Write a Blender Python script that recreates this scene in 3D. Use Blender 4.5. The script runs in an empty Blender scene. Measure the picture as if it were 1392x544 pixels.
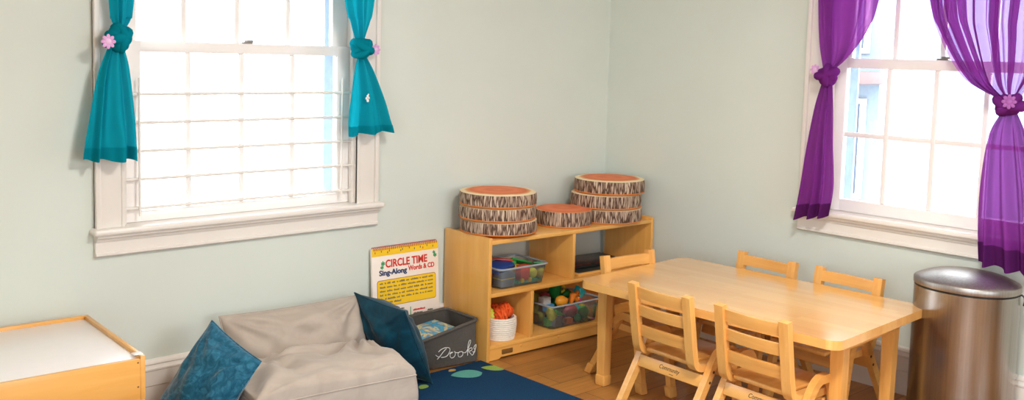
import bpy, bmesh, math, random
from mathutils import Vector, Matrix, noise
random.seed(7)
PI = math.pi
scn = bpy.context.scene
COL = scn.collection

# ------------------------------------------------------------------ materials
def lin(h):
    h = h.lstrip('#')
    out = []
    for i in (0, 2, 4):
        c = int(h[i:i+2], 16) / 255
        out.append(c / 12.92 if c <= .04045 else ((c + .055) / 1.055) ** 2.4)
    return (*out, 1)

def new_mat(name):
    m = bpy.data.materials.new(name); m.use_nodes = True
    nt = m.node_tree
    return m, nt, nt.nodes['Principled BSDF'], nt.nodes['Material Output']

def N(nt, kind, **kw):
    n = nt.nodes.new(kind)
    for k, v in kw.items():
        if k in n.inputs: n.inputs[k].default_value = v
        else: setattr(n, k, v)
    return n

def ramp(nt, fac, stops):
    r = nt.nodes.new('ShaderNodeValToRGB')
    els = r.color_ramp.elements
    els[0].position, els[0].color = stops[0]
    els[1].position, els[1].color = stops[-1]
    for p, c in stops[1:-1]:
        e = els.new(p); e.color = c
    nt.links.new(fac, r.inputs[0])
    return r.outputs[0]

def coords(nt, scale=(1, 1, 1), rot=(0, 0, 0)):
    t = nt.nodes.new('ShaderNodeTexCoord'); mp = nt.nodes.new('ShaderNodeMapping')
    mp.inputs['Scale'].default_value = scale; mp.inputs['Rotation'].default_value = rot
    nt.links.new(t.outputs['Object'], mp.inputs[0])
    return mp.outputs[0]

def bump(nt, bs, height, strength=.2, dist=.01):
    b = N(nt, 'ShaderNodeBump', Strength=strength, Distance=dist)
    nt.links.new(height, b.inputs['Height']); nt.links.new(b.outputs[0], bs.inputs['Normal'])

def plain(name, c, rough=.5, metal=0, var=.06, scale=30, bmp=0, sheen=0, spec=.5):
    m, nt, bs, out = new_mat(name)
    c = lin(c) if isinstance(c, str) else c
    v = coords(nt)
    n = N(nt, 'ShaderNodeTexNoise', Scale=scale, Detail=4.0)
    nt.links.new(v, n.inputs['Vector'])
    lo = tuple(x * (1 - var) for x in c[:3]) + (1,); hi = tuple(min(1, x * (1 + var)) for x in c[:3]) + (1,)
    nt.links.new(ramp(nt, n.outputs[0], [(.3, lo), (.7, hi)]), bs.inputs['Base Color'])
    bs.inputs['Roughness'].default_value = rough; bs.inputs['Metallic'].default_value = metal
    bs.inputs['Specular IOR Level'].default_value = spec
    if sheen:
        bs.inputs['Sheen Weight'].default_value = sheen; bs.inputs['Sheen Roughness'].default_value = .4
    if bmp: bump(nt, bs, n.outputs[0], bmp, .004)
    return m

def wood(name, dark, mid, light, axis='x', rough=.32, fine=26, coat=.25):
    m, nt, bs, out = new_mat(name)
    s = {'x': (.09, 1, 1), 'y': (1, .09, 1), 'z': (1, 1, .09)}[axis]
    v = coords(nt, tuple(fine * k for k in s))
    n = N(nt, 'ShaderNodeTexNoise', Scale=1.6, Detail=7.0, Roughness=.6, Distortion=.5)
    nt.links.new(v, n.inputs['Vector'])
    v2 = coords(nt, tuple(4 * k for k in s))
    n2 = N(nt, 'ShaderNodeTexNoise', Scale=1.0, Detail=2.0)
    nt.links.new(v2, n2.inputs['Vector'])
    mx = N(nt, 'ShaderNodeMath', operation='MULTIPLY_ADD'); mx.inputs[1].default_value = .55
    nt.links.new(n.outputs[0], mx.inputs[0])
    m2 = N(nt, 'ShaderNodeMath', operation='MULTIPLY'); m2.inputs[1].default_value = .45
    nt.links.new(n2.outputs[0], m2.inputs[0]); nt.links.new(m2.outputs[0], mx.inputs[2])
    nt.links.new(ramp(nt, mx.outputs[0], [(.3, lin(dark)), (.5, lin(mid)), (.7, lin(light))]), bs.inputs['Base Color'])
    bs.inputs['Roughness'].default_value = rough
    bs.inputs['Coat Weight'].default_value = coat; bs.inputs['Coat Roughness'].default_value = .25
    bump(nt, bs, n.outputs[0], .05, .002)
    return m

def boards(name, c1, c2, gap, bw, rh, rough, grain=.5, mortar=.003, rotz=0, coat=0, grad=(.06, 1, 1)):
    """planks / lamellas running along local x"""
    m, nt, bs, out = new_mat(name)
    v = coords(nt, (1, 1, 1), (0, 0, rotz))
    b = N(nt, 'ShaderNodeTexBrick', offset=.37, offset_frequency=2, Scale=1.0)
    b.inputs['Color1'].default_value = lin(c1); b.inputs['Color2'].default_value = lin(c2)
    b.inputs['Mortar'].default_value = lin(gap)
    b.inputs['Mortar Size'].default_value = mortar; b.inputs['Mortar Smooth'].default_value = .1
    b.inputs['Brick Width'].default_value = bw; b.inputs['Row Height'].default_value = rh
    nt.links.new(v, b.inputs['Vector'])
    mp = N(nt, 'ShaderNodeMapping'); mp.inputs['Scale'].default_value = tuple(28 * g for g in grad)
    nt.links.new(v, mp.inputs[0])
    n = N(nt, 'ShaderNodeTexNoise', Scale=1.5, Detail=8.0, Roughness=.65, Distortion=.6)
    nt.links.new(mp.outputs[0], n.inputs['Vector'])
    r = ramp(nt, n.outputs[0], [(.25, (1 - grain, 1 - grain, 1 - grain, 1)), (.7, (1.0, 1.0, 1.0, 1))])
    mix = N(nt, 'ShaderNodeMix', data_type='RGBA', blend_type='MULTIPLY'); mix.inputs[0].default_value = 1
    nt.links.new(b.outputs['Color'], mix.inputs[6]); nt.links.new(r, mix.inputs[7])
    nt.links.new(mix.outputs[2], bs.inputs['Base Color'])
    bs.inputs['Roughness'].default_value = rough; bs.inputs['Coat Weight'].default_value = coat
    bs.inputs['Coat Roughness'].default_value = .16; bs.inputs['Coat IOR'].default_value = 1.5 if coat < .5 else 1.6
    bump(nt, bs, n.outputs[0], .05, .002)
    return m

def sheer(name, c, tint, opac, edge=.5):
    """woven gauze: threads (diffuse + translucent) with see-through gaps, denser at a slant"""
    m, nt, bs, out = new_mat(name)
    nt.nodes.remove(bs)
    d = N(nt, 'ShaderNodeBsdfDiffuse', Color=lin(c)); t = N(nt, 'ShaderNodeBsdfTranslucent', Color=lin(c))
    tr = N(nt, 'ShaderNodeBsdfTransparent', Color=lin(tint))
    a = N(nt, 'ShaderNodeMixShader'); a.inputs[0].default_value = .3
    nt.links.new(d.outputs[0], a.inputs[1]); nt.links.new(t.outputs[0], a.inputs[2])
    lw = N(nt, 'ShaderNodeLayerWeight', Blend=.35)
    mr = N(nt, 'ShaderNodeMapRange'); mr.inputs['To Min'].default_value = opac
    mr.inputs['To Max'].default_value = min(1, opac + edge)
    nt.links.new(lw.outputs['Facing'], mr.inputs[0])
    b = N(nt, 'ShaderNodeMixShader')
    nt.links.new(mr.outputs[0], b.inputs[0]); nt.links.new(tr.outputs[0], b.inputs[1]); nt.links.new(a.outputs[0], b.inputs[2])
    nt.links.new(b.outputs[0], out.inputs[0])
    return m

def clear(name, tint, haze, hazec='#e8eef0', rough=.08):
    m, nt, bs, out = new_mat(name)
    nt.nodes.remove(bs)
    tr = N(nt, 'ShaderNodeBsdfTransparent', Color=lin(tint)); gl = N(nt, 'ShaderNodeBsdfGlossy', Roughness=rough)
    df = N(nt, 'ShaderNodeBsdfDiffuse', Color=lin(hazec))
    a = N(nt, 'ShaderNodeMixShader'); a.inputs[0].default_value = haze
    nt.links.new(tr.outputs[0], a.inputs[1]); nt.links.new(df.outputs[0], a.inputs[2])
    fr = N(nt, 'ShaderNodeFresnel', IOR=1.35)
    b = N(nt, 'ShaderNodeMixShader')
    nt.links.new(fr.outputs[0], b.inputs[0]); nt.links.new(a.outputs[0], b.inputs[1]); nt.links.new(gl.outputs[0], b.inputs[2])
    nt.links.new(b.outputs[0], out.inputs[0])
    return m

def mottled(name, stops, scale=18, rough=.8, sheen=.4, bmp=.3, detail=6, stretch=(1, 1, 1), dist=1.2):
    m, nt, bs, out = new_mat(name)
    v = coords(nt, stretch)
    n = N(nt, 'ShaderNodeTexNoise', Scale=scale, Detail=float(detail), Roughness=.62, Distortion=dist)
    nt.links.new(v, n.inputs['Vector'])
    nt.links.new(ramp(nt, n.outputs[0], [(p, lin(c)) for p, c in stops]), bs.inputs['Base Color'])
    bs.inputs['Roughness'].default_value = rough
    bs.inputs['Sheen Weight'].default_value = sheen; bs.inputs['Sheen Roughness'].default_value = .35
    bs.inputs['Specular IOR Level'].default_value = .2
    if bmp: bump(nt, bs, n.outputs[0], bmp, .004)
    return m

def bark_mat():
    m, nt, bs, out = new_mat('printed bark fabric')
    t = N(nt, 'ShaderNodeTexCoord'); s = N(nt, 'ShaderNodeSeparateXYZ'); nt.links.new(t.outputs['Object'], s.inputs[0])
    at = N(nt, 'ShaderNodeMath', operation='ARCTAN2'); nt.links.new(s.outputs[1], at.inputs[0]); nt.links.new(s.outputs[0], at.inputs[1])
    c = N(nt, 'ShaderNodeCombineXYZ')
    ma = N(nt, 'ShaderNodeMath', operation='MULTIPLY'); ma.inputs[1].default_value = 17
    mz = N(nt, 'ShaderNodeMath', operation='MULTIPLY'); mz.inputs[1].default_value = 10
    nt.links.new(at.outputs[0], ma.inputs[0]); nt.links.new(s.outputs[2], mz.inputs[0])
    nt.links.new(ma.outputs[0], c.inputs[0]); nt.links.new(mz.outputs[0], c.inputs[1])
    oi = N(nt, 'ShaderNodeObjectInfo'); nt.links.new(oi.outputs['Random'], c.inputs[2])
    nz = N(nt, 'ShaderNodeTexNoise', Scale=1.1, Detail=3.0); nt.links.new(c.outputs[0], nz.inputs['Vector'])
    av = N(nt, 'ShaderNodeVectorMath', operation='MULTIPLY_ADD'); av.inputs[1].default_value = (1.3, 1.3, 1.3)
    nt.links.new(nz.outputs['Color'], av.inputs[0]); nt.links.new(c.outputs[0], av.inputs[2])
    vo = N(nt, 'ShaderNodeTexVoronoi', feature='DISTANCE_TO_EDGE', Scale=1.0); nt.links.new(av.outputs[0], vo.inputs['Vector'])
    fine = N(nt, 'ShaderNodeTexNoise', Scale=5.0, Detail=6.0, Roughness=.7); nt.links.new(av.outputs[0], fine.inputs['Vector'])
    col = ramp(nt, vo.outputs['Distance'], [(.0, lin('#4a3122')), (.06, lin('#674a38')), (.14, lin('#a98d78')), (.3, lin('#dac5ac')), (.5, lin('#c4ab98'))])
    fr = ramp(nt, fine.outputs[0], [(.3, (.6, .53, .5, 1)), (.55, (1, 1, 1, 1))])
    mix = N(nt, 'ShaderNodeMix', data_type='RGBA', blend_type='MULTIPLY'); mix.inputs[0].default_value = .85
    nt.links.new(col, mix.inputs[6]); nt.links.new(fr, mix.inputs[7]); nt.links.new(mix.outputs[2], bs.inputs['Base Color'])
    bs.inputs['Roughness'].default_value = .75
    return m

def ring_mat():
    m, nt, bs, out = new_mat('printed heartwood fabric')
    t = N(nt, 'ShaderNodeTexCoord'); s = N(nt, 'ShaderNodeSeparateXYZ'); nt.links.new(t.outputs['Object'], s.inputs[0])
    c = N(nt, 'ShaderNodeCombineXYZ'); nt.links.new(s.outputs[0], c.inputs[0]); nt.links.new(s.outputs[1], c.inputs[1])
    ln = N(nt, 'ShaderNodeVectorMath', operation='LENGTH'); nt.links.new(c.outputs[0], ln.inputs[0])
    nz = N(nt, 'ShaderNodeTexNoise', Scale=14.0, Detail=4.0); nt.links.new(t.outputs['Object'], nz.inputs['Vector'])
    ma = N(nt, 'ShaderNodeMath', operation='MULTIPLY_ADD'); ma.inputs[1].default_value = .022
    nt.links.new(nz.outputs[0], ma.inputs[0]); nt.links.new(ln.outputs['Value'], ma.inputs[2])
    dv = N(nt, 'ShaderNodeMath', operation='DIVIDE'); dv.inputs[1].default_value = .2; nt.links.new(ma.outputs[0], dv.inputs[0])
    cc = ramp(nt, dv.outputs[0], [(0, lin('#ee8a58')), (.3, lin('#e07444')), (.5, lin('#ec8452')), (.74, lin('#dd7040')), (.83, lin('#e8a86c')), (.885, lin('#f2dcb4'))])
    nt.links.new(cc, bs.inputs['Base Color']); bs.inputs['Roughness'].default_value = .7
    return m

def cover_mat(name, cols, scale):
    m, nt, bs, out = new_mat(name)
    v = coords(nt)
    n = N(nt, 'ShaderNodeTexNoise', Scale=scale, Detail=3.0, Distortion=1.5); nt.links.new(v, n.inputs['Vector'])
    k = len(cols)
    cr = ramp(nt, n.outputs[0], [(.28 + .44 * i / (k - 1), lin(c)) for i, c in enumerate(cols)])
    nt.links.new(cr, bs.inputs['Base Color']); bs.inputs['Roughness'].default_value = .3
    return m

M = {}
M['wall'] = plain('sage wall paint', '#d3dad1', .6, var=.015, scale=3, bmp=.02)
M['white'] = plain('white gloss trim paint', '#e6e0d8', .3, var=.012, scale=6)
M['ceil'] = plain('ceiling paint', '#efece6', .8, var=.02)
M['floor'] = boards('wood look vinyl planks', '#c98c46', '#ae753a', '#6e4824', 1.1, .15, .38, .38, .002, 0, .1)
M['table'] = boards('maple butcher block', '#f6bc6c', '#edae60', '#e4a85c', .34, .042, .2, .12, .0004, PI / 2, 1.0)
M['mx'] = wood('maple along x', '#d19248', '#e2a557', '#eeb86c', 'x')
M['my'] = wood('maple along y', '#d19248', '#e2a557', '#eeb86c', 'y')
M['mz'] = wood('maple along z', '#d19248', '#e2a557', '#eeb86c', 'z')
M['bx'] = wood('birch along x', '#d89a4a', '#e6aa57', '#efba6a', 'x', fine=12)
M['bz'] = wood('birch along z', '#d89a4a', '#e6aa57', '#efba6a', 'z', fine=12)
M['sash'] = plain('sash paint whitened for glare', '#f1ece8', .3, var=.01, scale=6)  # whiter than the casing, standing in for glare around the panes
M['storm'] = plain('pale blue storm frame', '#93a6c4', .5)
M['white_lam'] = plain('white laminate', '#f2eeec', .3, var=.01)
M['steel'] = None
M['black'] = plain('black plastic', '#141414', .45)
M['grey_metal'] = plain('grey metal', '#9c9a96', .35, metal=1)
M['beige'] = mottled('beige microsuede', [(.3, '#ad9f92'), (.7, '#b8ab9e')], 9, .85, .3, .12)
M['teal_vel'] = mottled('teal crushed velvet', [(.3, '#0f4259'), (.48, '#1d5d78'), (.7, '#3c7f9a')], 22, .6, .6, .35, 8, (1, 1, 1), 2.2)
M['teal_vel_shade'] = mottled('teal velvet darkened for shade', [(.3, '#062e3e'), (.5, '#0a3c4e'), (.72, '#125064')], 8, .65, .25, .2, 5)  # right pillow: its shade is put into the darker teal
M['teal'] = sheer('teal voile', '#12a3b8', '#40b8c8', .9, .1)
M['teal_hem'] = sheer('teal voile doubled', '#0d92a4', '#40b8c8', .97, .03)
M['purple'] = sheer('purple organza', '#7e3088', '#c790cc', .84, .16)
M['purple_thin'] = sheer('purple organza single layer', '#9a50ac', '#e2c0e6', .34, .66)
M['purple_hem'] = sheer('purple organza doubled', '#5e2464', '#a070a8', .92, .08)
M['pink'] = plain('pink foam flower', '#d9a5d6', .6)
M['plum'] = plain('purple foam flower', '#9a559f', .6)
M['pink2'] = plain('pink flower centre', '#e6bfe0', .6)
M['glass'] = clear('window glass', '#fbfdfd', .0, rough=.0)
M['bin'] = clear('clear plastic', '#f2f6f6', .08, '#e8eef0', .1)
M['bin_rim'] = clear('clear plastic rim', '#cfd8da', .42, '#dfe6ea', .1)
M['rope'] = plain('white cotton rope', '#eee7da', .85, bmp=.2, scale=120)
M['felt'] = plain('grey felt', '#57514b', .9, var=.1, scale=90, bmp=.15)
M['felt_in'] = plain('dark grey lining', '#4a4540', .9, var=.08, scale=40)
M['thread'] = plain('white embroidery', '#e6e3dd', .7)
M['bark'] = bark_mat(); M['ring'] = ring_mat()
M['orange_pipe'] = plain('orange fabric', '#d97a30', .7)
M['rug'] = plain('navy rug pile', '#1b4468', .95, var=.16, scale=160, bmp=.4, spec=.1)
M['leaf_teal'] = plain('teal rug pile', '#5aa79a', .95, var=.1, scale=160, bmp=.3)
M['leaf_green'] = plain('green rug pile', '#8fae4c', .95, var=.1, scale=160, bmp=.3)
M['leaf_tan'] = plain('tan rug pile', '#c6a35a', .95, var=.1, scale=160)
M['paper'] = plain('white card', '#f2e6da', .4, var=.01)
M['yellow'] = plain('yellow print', '#f6c92c', .4, var=.02)
M['brown_ln'] = plain('brown print', '#a8642c', .4)
M['red_ink'] = plain('red print', '#d23226', .4)
M['navy_ink'] = plain('navy print', '#24406e', .4)
M['green_ink'] = plain('green print', '#3f9b62', .4)
M['grey_ink'] = plain('grey print', '#6b6455', .5)
M['dark_ink'] = plain('dark stamp ink', '#3a2c1e', .5)
M['red_spiral'] = plain('red plastic comb', '#c8402c', .4)
M['plate'] = plain('bronze plate', '#7a5426', .4)
M['cover1'] = cover_mat('picture book cover', ['#1f6cb0', '#3fb4d8', '#2a88c4', '#e9d58c', '#48b8d0', '#e0702c'], 11)
M['cover2'] = cover_mat('picture book cover orange', ['#d9542c', '#e8a03c', '#f2dfc0', '#d9642c'], 14)
M['cover3'] = cover_mat('picture book cover green', ['#5f9b3c', '#c8c84a', '#7fae52', '#e4d24c'], 10)
for k, c in dict(t_orange='#f58a2a', t_mango='#f0a028', t_yellow='#d8c02e', t_green='#4bb04a', t_dgreen='#228a3c', t_teal='#20c0c4', t_blue='#50a0d4',
                 t_navy='#24468c', t_maroon='#a84450', t_magenta='#b03070', t_red='#c43a30', t_brick='#cc4a3a', t_olive='#98963a', t_grey='#707c86', t_white='#dcdcd8', t_black='#1b1b1d', t_lime='#d0d440', t_sea='#30b884').items():
    M[k] = plain(k[2:] + ' toy plastic', c, .4)
M['yarn'] = plain('orange yarn', '#e85a18', .8, bmp=.4, scale=200)
M['board_dark'] = plain('dark puzzle board', '#2f3a36', .35)
M['board_black'] = cover_mat('black puzzle board', ['#141316', '#1b1a1d', '#26201f', '#6b2c24', '#1a191c'], 12)
M['house'] = plain('blue grey clapboard', '#6a7480', .8)
M['house_dark'] = plain('dark house window', '#2c3644', .4)
M['house_red'] = plain('red brown porch roof', '#6b4a48', .7)
M['pale_ground'] = plain('pale ground', '#d8d8d4', .9)  # unseen ground, coloured pale to bounce daylight

def steel_mat(rough=.26, aniso=.7):
    m, nt, bs, out = new_mat('brushed stainless steel')
    v = coords(nt, (60, 60, 1))
    n = N(nt, 'ShaderNodeTexNoise', Scale=2.0, Detail=5.0); nt.links.new(v, n.inputs['Vector'])
    nt.links.new(ramp(nt, n.outputs[0], [(.3, lin('#9a948f')), (.7, lin('#aaa5a0'))]), bs.inputs['Base Color'])
    bs.inputs['Metallic'].default_value = 1; bs.inputs['Roughness'].default_value = rough
    tg = N(nt, 'ShaderNodeTangent', direction_type='RADIAL', axis='Z'); nt.links.new(tg.outputs[0], bs.inputs['Tangent'])
    bs.inputs['Anisotropic'].default_value = aniso
    bump(nt, bs, n.outputs[0], .02, .001)
    return m
M['steel'] = steel_mat(); M['steel_lid'] = steel_mat(.42, 0)

def emit(name, c, s):
    m, nt, bs, out = new_mat(name)
    bs.inputs['Base Color'].default_value = lin(c); bs.inputs['Emission Color'].default_value = lin(c)
    bs.inputs['Emission Strength'].default_value = s
    return m
M['lamp'] = emit('lit fill lamp diffuser', '#fff1dd', 6)  # glow of the added ceiling lamp

# ------------------------------------------------------------------ mesh building
class G:
    def __init__(self): self.bm = bmesh.new(); self.mi = 0
    def _tag(self, before):
        for f in self.bm.faces:
            if f not in before: f.material_index = self.mi
    def face(self, vs):
        f = self.bm.faces.new(vs); f.material_index = self.mi; return f
    def box(self, x0, x1, y0, y1, z0, z1, bev=0, mat=None, seg=2):
        r = bmesh.ops.create_cube(self.bm, size=1)
        vs = r['verts']
        for v in vs:
            v.co = Vector((x0 + (v.co.x + .5) * (x1 - x0), y0 + (v.co.y + .5) * (y1 - y0), z0 + (v.co.z + .5) * (z1 - z0)))
        fs = {f for v in vs for f in v.link_faces}
        for f in fs: f.material_index = self.mi
        if bev:
            es = list({e for v in vs for e in v.link_edges})
            rr = bmesh.ops.bevel(self.bm, geom=es, offset=bev, segments=seg, profile=.5, affect='EDGES')
            for f in rr['faces']: f.material_index = self.mi
            vs = list({v for v in rr['verts']} | {v for v in vs if v.is_valid})
        if mat is not None:
            allv = set()
            st = [v for v in vs if v.is_valid]
            while st:
                v = st.pop()
                if v in allv: continue
                allv.add(v); st += [e.other_vert(v) for e in v.link_edges]
            for v in allv: v.co = mat @ v.co
        return self
    def grid(self, f, nu, nv, close_u=False):
        V = [[self.bm.verts.new(f(i / nu, j / nv)) for i in range(nu if close_u else nu + 1)] for j in range(nv + 1)]
        for j in range(nv):
            for i in range(nu):
                i2 = (i + 1) % nu if close_u else i + 1
                self.face((V[j][i], V[j][i2], V[j + 1][i2], V[j + 1][i]))
        return V
    def lathe(self, prof, n=32, mat=None, sx=1, sy=1):
        mat = mat or Matrix()
        rings = []
        for r, z in prof:
            if r <= 1e-6: rings.append([self.bm.verts.new(mat @ Vector((0, 0, z)))])
            else: rings.append([self.bm.verts.new(mat @ Vector((r * sx * math.cos(2 * PI * k / n), r * sy * math.sin(2 * PI * k / n), z))) for k in range(n)])
        for a, b in zip(rings, rings[1:]):
            for k in range(n):
                k2 = (k + 1) % n
                if len(a) == 1 and len(b) == 1: continue
                if len(a) == 1: self.face((a[0], b[k2], b[k]))
                elif len(b) == 1: self.face((a[k], a[k2], b[0]))
                else: self.face((a[k], a[k2], b[k2], b[k]))
        return self
    def tube(self, pts, r, n=8, closed=False, flat=1.0):
        pts = [Vector(p) for p in pts]; L = len(pts); rings = []
        up = Vector((0, 0, 1))
        for i, p in enumerate(pts):
            a = pts[(i - 1) % L] if closed or i > 0 else p; b = pts[(i + 1) % L] if closed or i < L - 1 else p
            t = (b - a).normalized()
            u = up - t * up.dot(t)
            if u.length < 1e-3: u = Vector((1, 0, 0)) - t * t.x
            u.normalize(); w = t.cross(u); rr = r(i / max(1, L - 1)) if callable(r) else r
            rings.append([self.bm.verts.new(p + u * (rr * math.sin(2 * PI * k / n)) + w * (rr * flat * math.cos(2 * PI * k / n))) for k in range(n)])
        for i in range(L if closed else L - 1):
            a, b = rings[i], rings[(i + 1) % L]
            for k in range(n): self.face((a[k], a[(k + 1) % n], b[(k + 1) % n], b[k]))
        if not closed:
            self.face(rings[0][::-1]); self.face(rings[-1])
        return self
    def prism(self, poly, h0, h1, f):
        """2-D polygon extruded from h0 to h1; f(a, b, h) -> xyz"""
        A = [self.bm.verts.new(f(a, b, h0)) for a, b in poly]; B = [self.bm.verts.new(f(a, b, h1)) for a, b in poly]
        n = len(poly)
        self.face(A[::-1]); self.face(B)
        for k in range(n): self.face((A[k], A[(k + 1) % n], B[(k + 1) % n], B[k]))
        return self
    def strip(self, path, th, y0, y1):
        """bent lamination: a path in x-z, th thick, from y0 to y1"""
        P = [Vector((a, b)) for a, b in path]; out, inn = [], []
        for i, p in enumerate(P):
            t = (P[min(i + 1, len(P) - 1)] - P[max(i - 1, 0)]).normalized(); nn = Vector((-t.y, t.x))
            out.append(p + nn * th / 2); inn.append(p - nn * th / 2)
        quads = []
        for i in range(len(P)):
            quads.append([self.bm.verts.new((q.x, y, q.y)) for q, y in ((out[i], y0), (out[i], y1), (inn[i], y1), (inn[i], y0))])
        for a, b in zip(quads, quads[1:]):
            for k in range(4): self.face((a[k], a[(k + 1) % 4], b[(k + 1) % 4], b[k]))
        self.face(quads[0][::-1]); self.face(quads[-1])
        return self
    def bevel_all(self, off, seg=2, ang=.6):
        es = [e for e in self.bm.edges if len(e.link_faces) == 2 and e.calc_face_angle(0) > ang]
        bmesh.ops.bevel(self.bm, geom=es, offset=off, segments=seg, profile=.5, affect='EDGES')
        return self
    def obj(self, name, mats, parent=None, ang=40, loc=(0, 0, 0)):
        bmesh.ops.recalc_face_normals(self.bm, faces=self.bm.faces)
        me = bpy.data.meshes.new(name); self.bm.to_mesh(me); self.bm.free()
        for m in (mats if isinstance(mats, (list, tuple)) else [mats]): me.materials.append(m)
        for p in me.polygons: p.use_smooth = True
        me.set_sharp_from_angle(angle=math.radians(ang))
        o = bpy.data.objects.new(name, me); COL.objects.link(o); o.location = loc
        if parent: o.parent = parent
        return o

def tag(o, label, cat, group=None):
    o['label'] = label; o['category'] = cat
    if group: o['group'] = group
    return o
def thing(name, label, cat, loc=(0, 0, 0), rotz=0, group=None):
    o = bpy.data.objects.new(name, None); COL.objects.link(o)
    o.location = loc; o.rotation_euler = (0, 0, rotz); o.empty_display_size = .05
    return tag(o, label, cat, group)
def struct(o): o['kind'] = 'structure'; return o
def copy_tree(o, parent=None):
    c = o.copy(); COL.objects.link(c)
    if parent: c.parent = parent
    for ch in [x for x in COL.objects if x.parent == o]: copy_tree(ch, c)
    return c
def text_mesh(name, s, size, mat, parent, m, bold=0, depth=.0006, align='LEFT', shear=0, width=None):
    cu = bpy.data.curves.new(name, 'FONT'); cu.body = s; cu.size = size; cu.extrude = depth; cu.offset = bold
    cu.align_x = align; cu.shear = shear; cu.resolution_u = 4
    t = bpy.data.objects.new(name + '_curve', cu); COL.objects.link(t)
    dg = bpy.context.evaluated_depsgraph_get(); dg.update()
    me = bpy.data.meshes.new_from_object(t.evaluated_get(dg))
    bpy.data.objects.remove(t)
    if width:
        xs = [v.co.x for v in me.vertices]; k = width / (max(xs) - min(xs))
        for v in me.vertices: v.co.x *= k
    me.transform(m); me.materials.clear(); me.materials.append(mat)
    o = bpy.data.objects.new(name, me); COL.objects.link(o); o.parent = parent
    return o

# ------------------------------------------------------------------ camera
C = Vector((-4.124, -3.685, 1.45))
yaw, pitch, roll = (math.radians(a) for a in (42.52343403, 5.2354312, 1.55593527))
fw = Vector((math.sin(yaw) * math.cos(pitch), math.cos(yaw) * math.cos(pitch), -math.sin(pitch)))
rt = Vector((math.cos(yaw), -math.sin(yaw), 0)); up = rt.cross(fw)
r2 = rt * math.cos(roll) + up * math.sin(roll); u2 = up * math.cos(roll) - rt * math.sin(roll)
cd = bpy.data.cameras.new('camera'); cam = bpy.data.objects.new('camera', cd); COL.objects.link(cam)
cam.matrix_world = Matrix(((r2.x, u2.x, -fw.x, C.x), (r2.y, u2.y, -fw.y, C.y), (r2.z, u2.z, -fw.z, C.z), (0, 0, 0, 1)))
cd.sensor_width = 36; cd.lens = 36 * 1323.374 / 1392; cd.shift_y = -(272 - 194.564) / 1392
cd.clip_start = .05
scn.camera = cam

# ------------------------------------------------------------------ room shell
YW = .02            # plane of the left wall
XL, YF, H = -5.7, -5.3, 2.55
def A2(x): return C.x + (x - C.x) * (YW - C.y) / (-C.y)       # x on the wall plane y=YW seen where x on y=0 was
W1 = (A2(-2.736), A2(-1.699), .757, 2.16)     # window opening, left wall: x0 x1 z0 z1
W2 = (1.345, 2.322, .765, 2.16)               # right wall: along s = -y

g = G(); g.box(XL - .2, .2, YF - .2, YW + .2, -.12, 0); struct(g.obj('floor', M['floor']))
g = G(); g.box(XL - .2, .2, YF - .2, YW + .2, H, H + .1); struct(g.obj('ceiling', M['ceil']))
def wall_with_hole(g, a0, a1, w, f):
    x0, x1, z0, z1 = w; x0 -= .012; x1 += .012; z0 -= .02; z1 += .004
    for q in ((a0, x0, 0, H), (x1, a1, 0, H), (x0, x1, 0, z0), (x0, x1, z1, H)): f(g, *q)
g = G(); wall_with_hole(g, XL, .16, W1, lambda g, a, b, c, d: g.box(a, b, YW, YW + .16, c, d)); struct(g.obj('wall_left', M['wall']))
g = G(); wall_with_hole(g, -YW, -YF, W2, lambda g, a, b, c, d: g.box(0, .16, -b, -a, c, d)); struct(g.obj('wall_right', M['wall']))
W3 = (.3, 2.5, .765, 2.2)     # unseen window added for fill light: rear wall (x = XL), along s = y - YF
W4 = (-3.3, -1.5, .765, 2.2)   # unseen window added for fill light: front wall (y = YF), along s = x
g = G(); wall_with_hole(g, 0, YW + .16 - YF, W3, lambda g, a, b, c, d: g.box(XL - .16, XL, YF + a, YF + b, c, d)); struct(g.obj('wall_rear', M['wall']))
g = G(); wall_with_hole(g, XL - .16, .16, W4, lambda g, a, b, c, d: g.box(a, b, YF - .16, YF, c, d)); struct(g.obj('wall_front', M['wall']))

def base_profile():
    return [(0, 0), (.012, 0), (.012, .106), (.018, .110), (.018, .168), (.022, .172), (.022, .178), (.016, .184), (.014, .192), (.018, .196), (.016, .205), (.006, .213), (0, .213)]
g = G(); g.prism(base_profile(), XL, 0, lambda a, b, h: (h, YW - a, b)); struct(g.obj('baseboard_left', M['white']))
g = G(); g.prism(base_profile(), YF, YW - .022, lambda a, b, h: (-a, h, b)); struct(g.obj('baseboard_right', M['white']))

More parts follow.
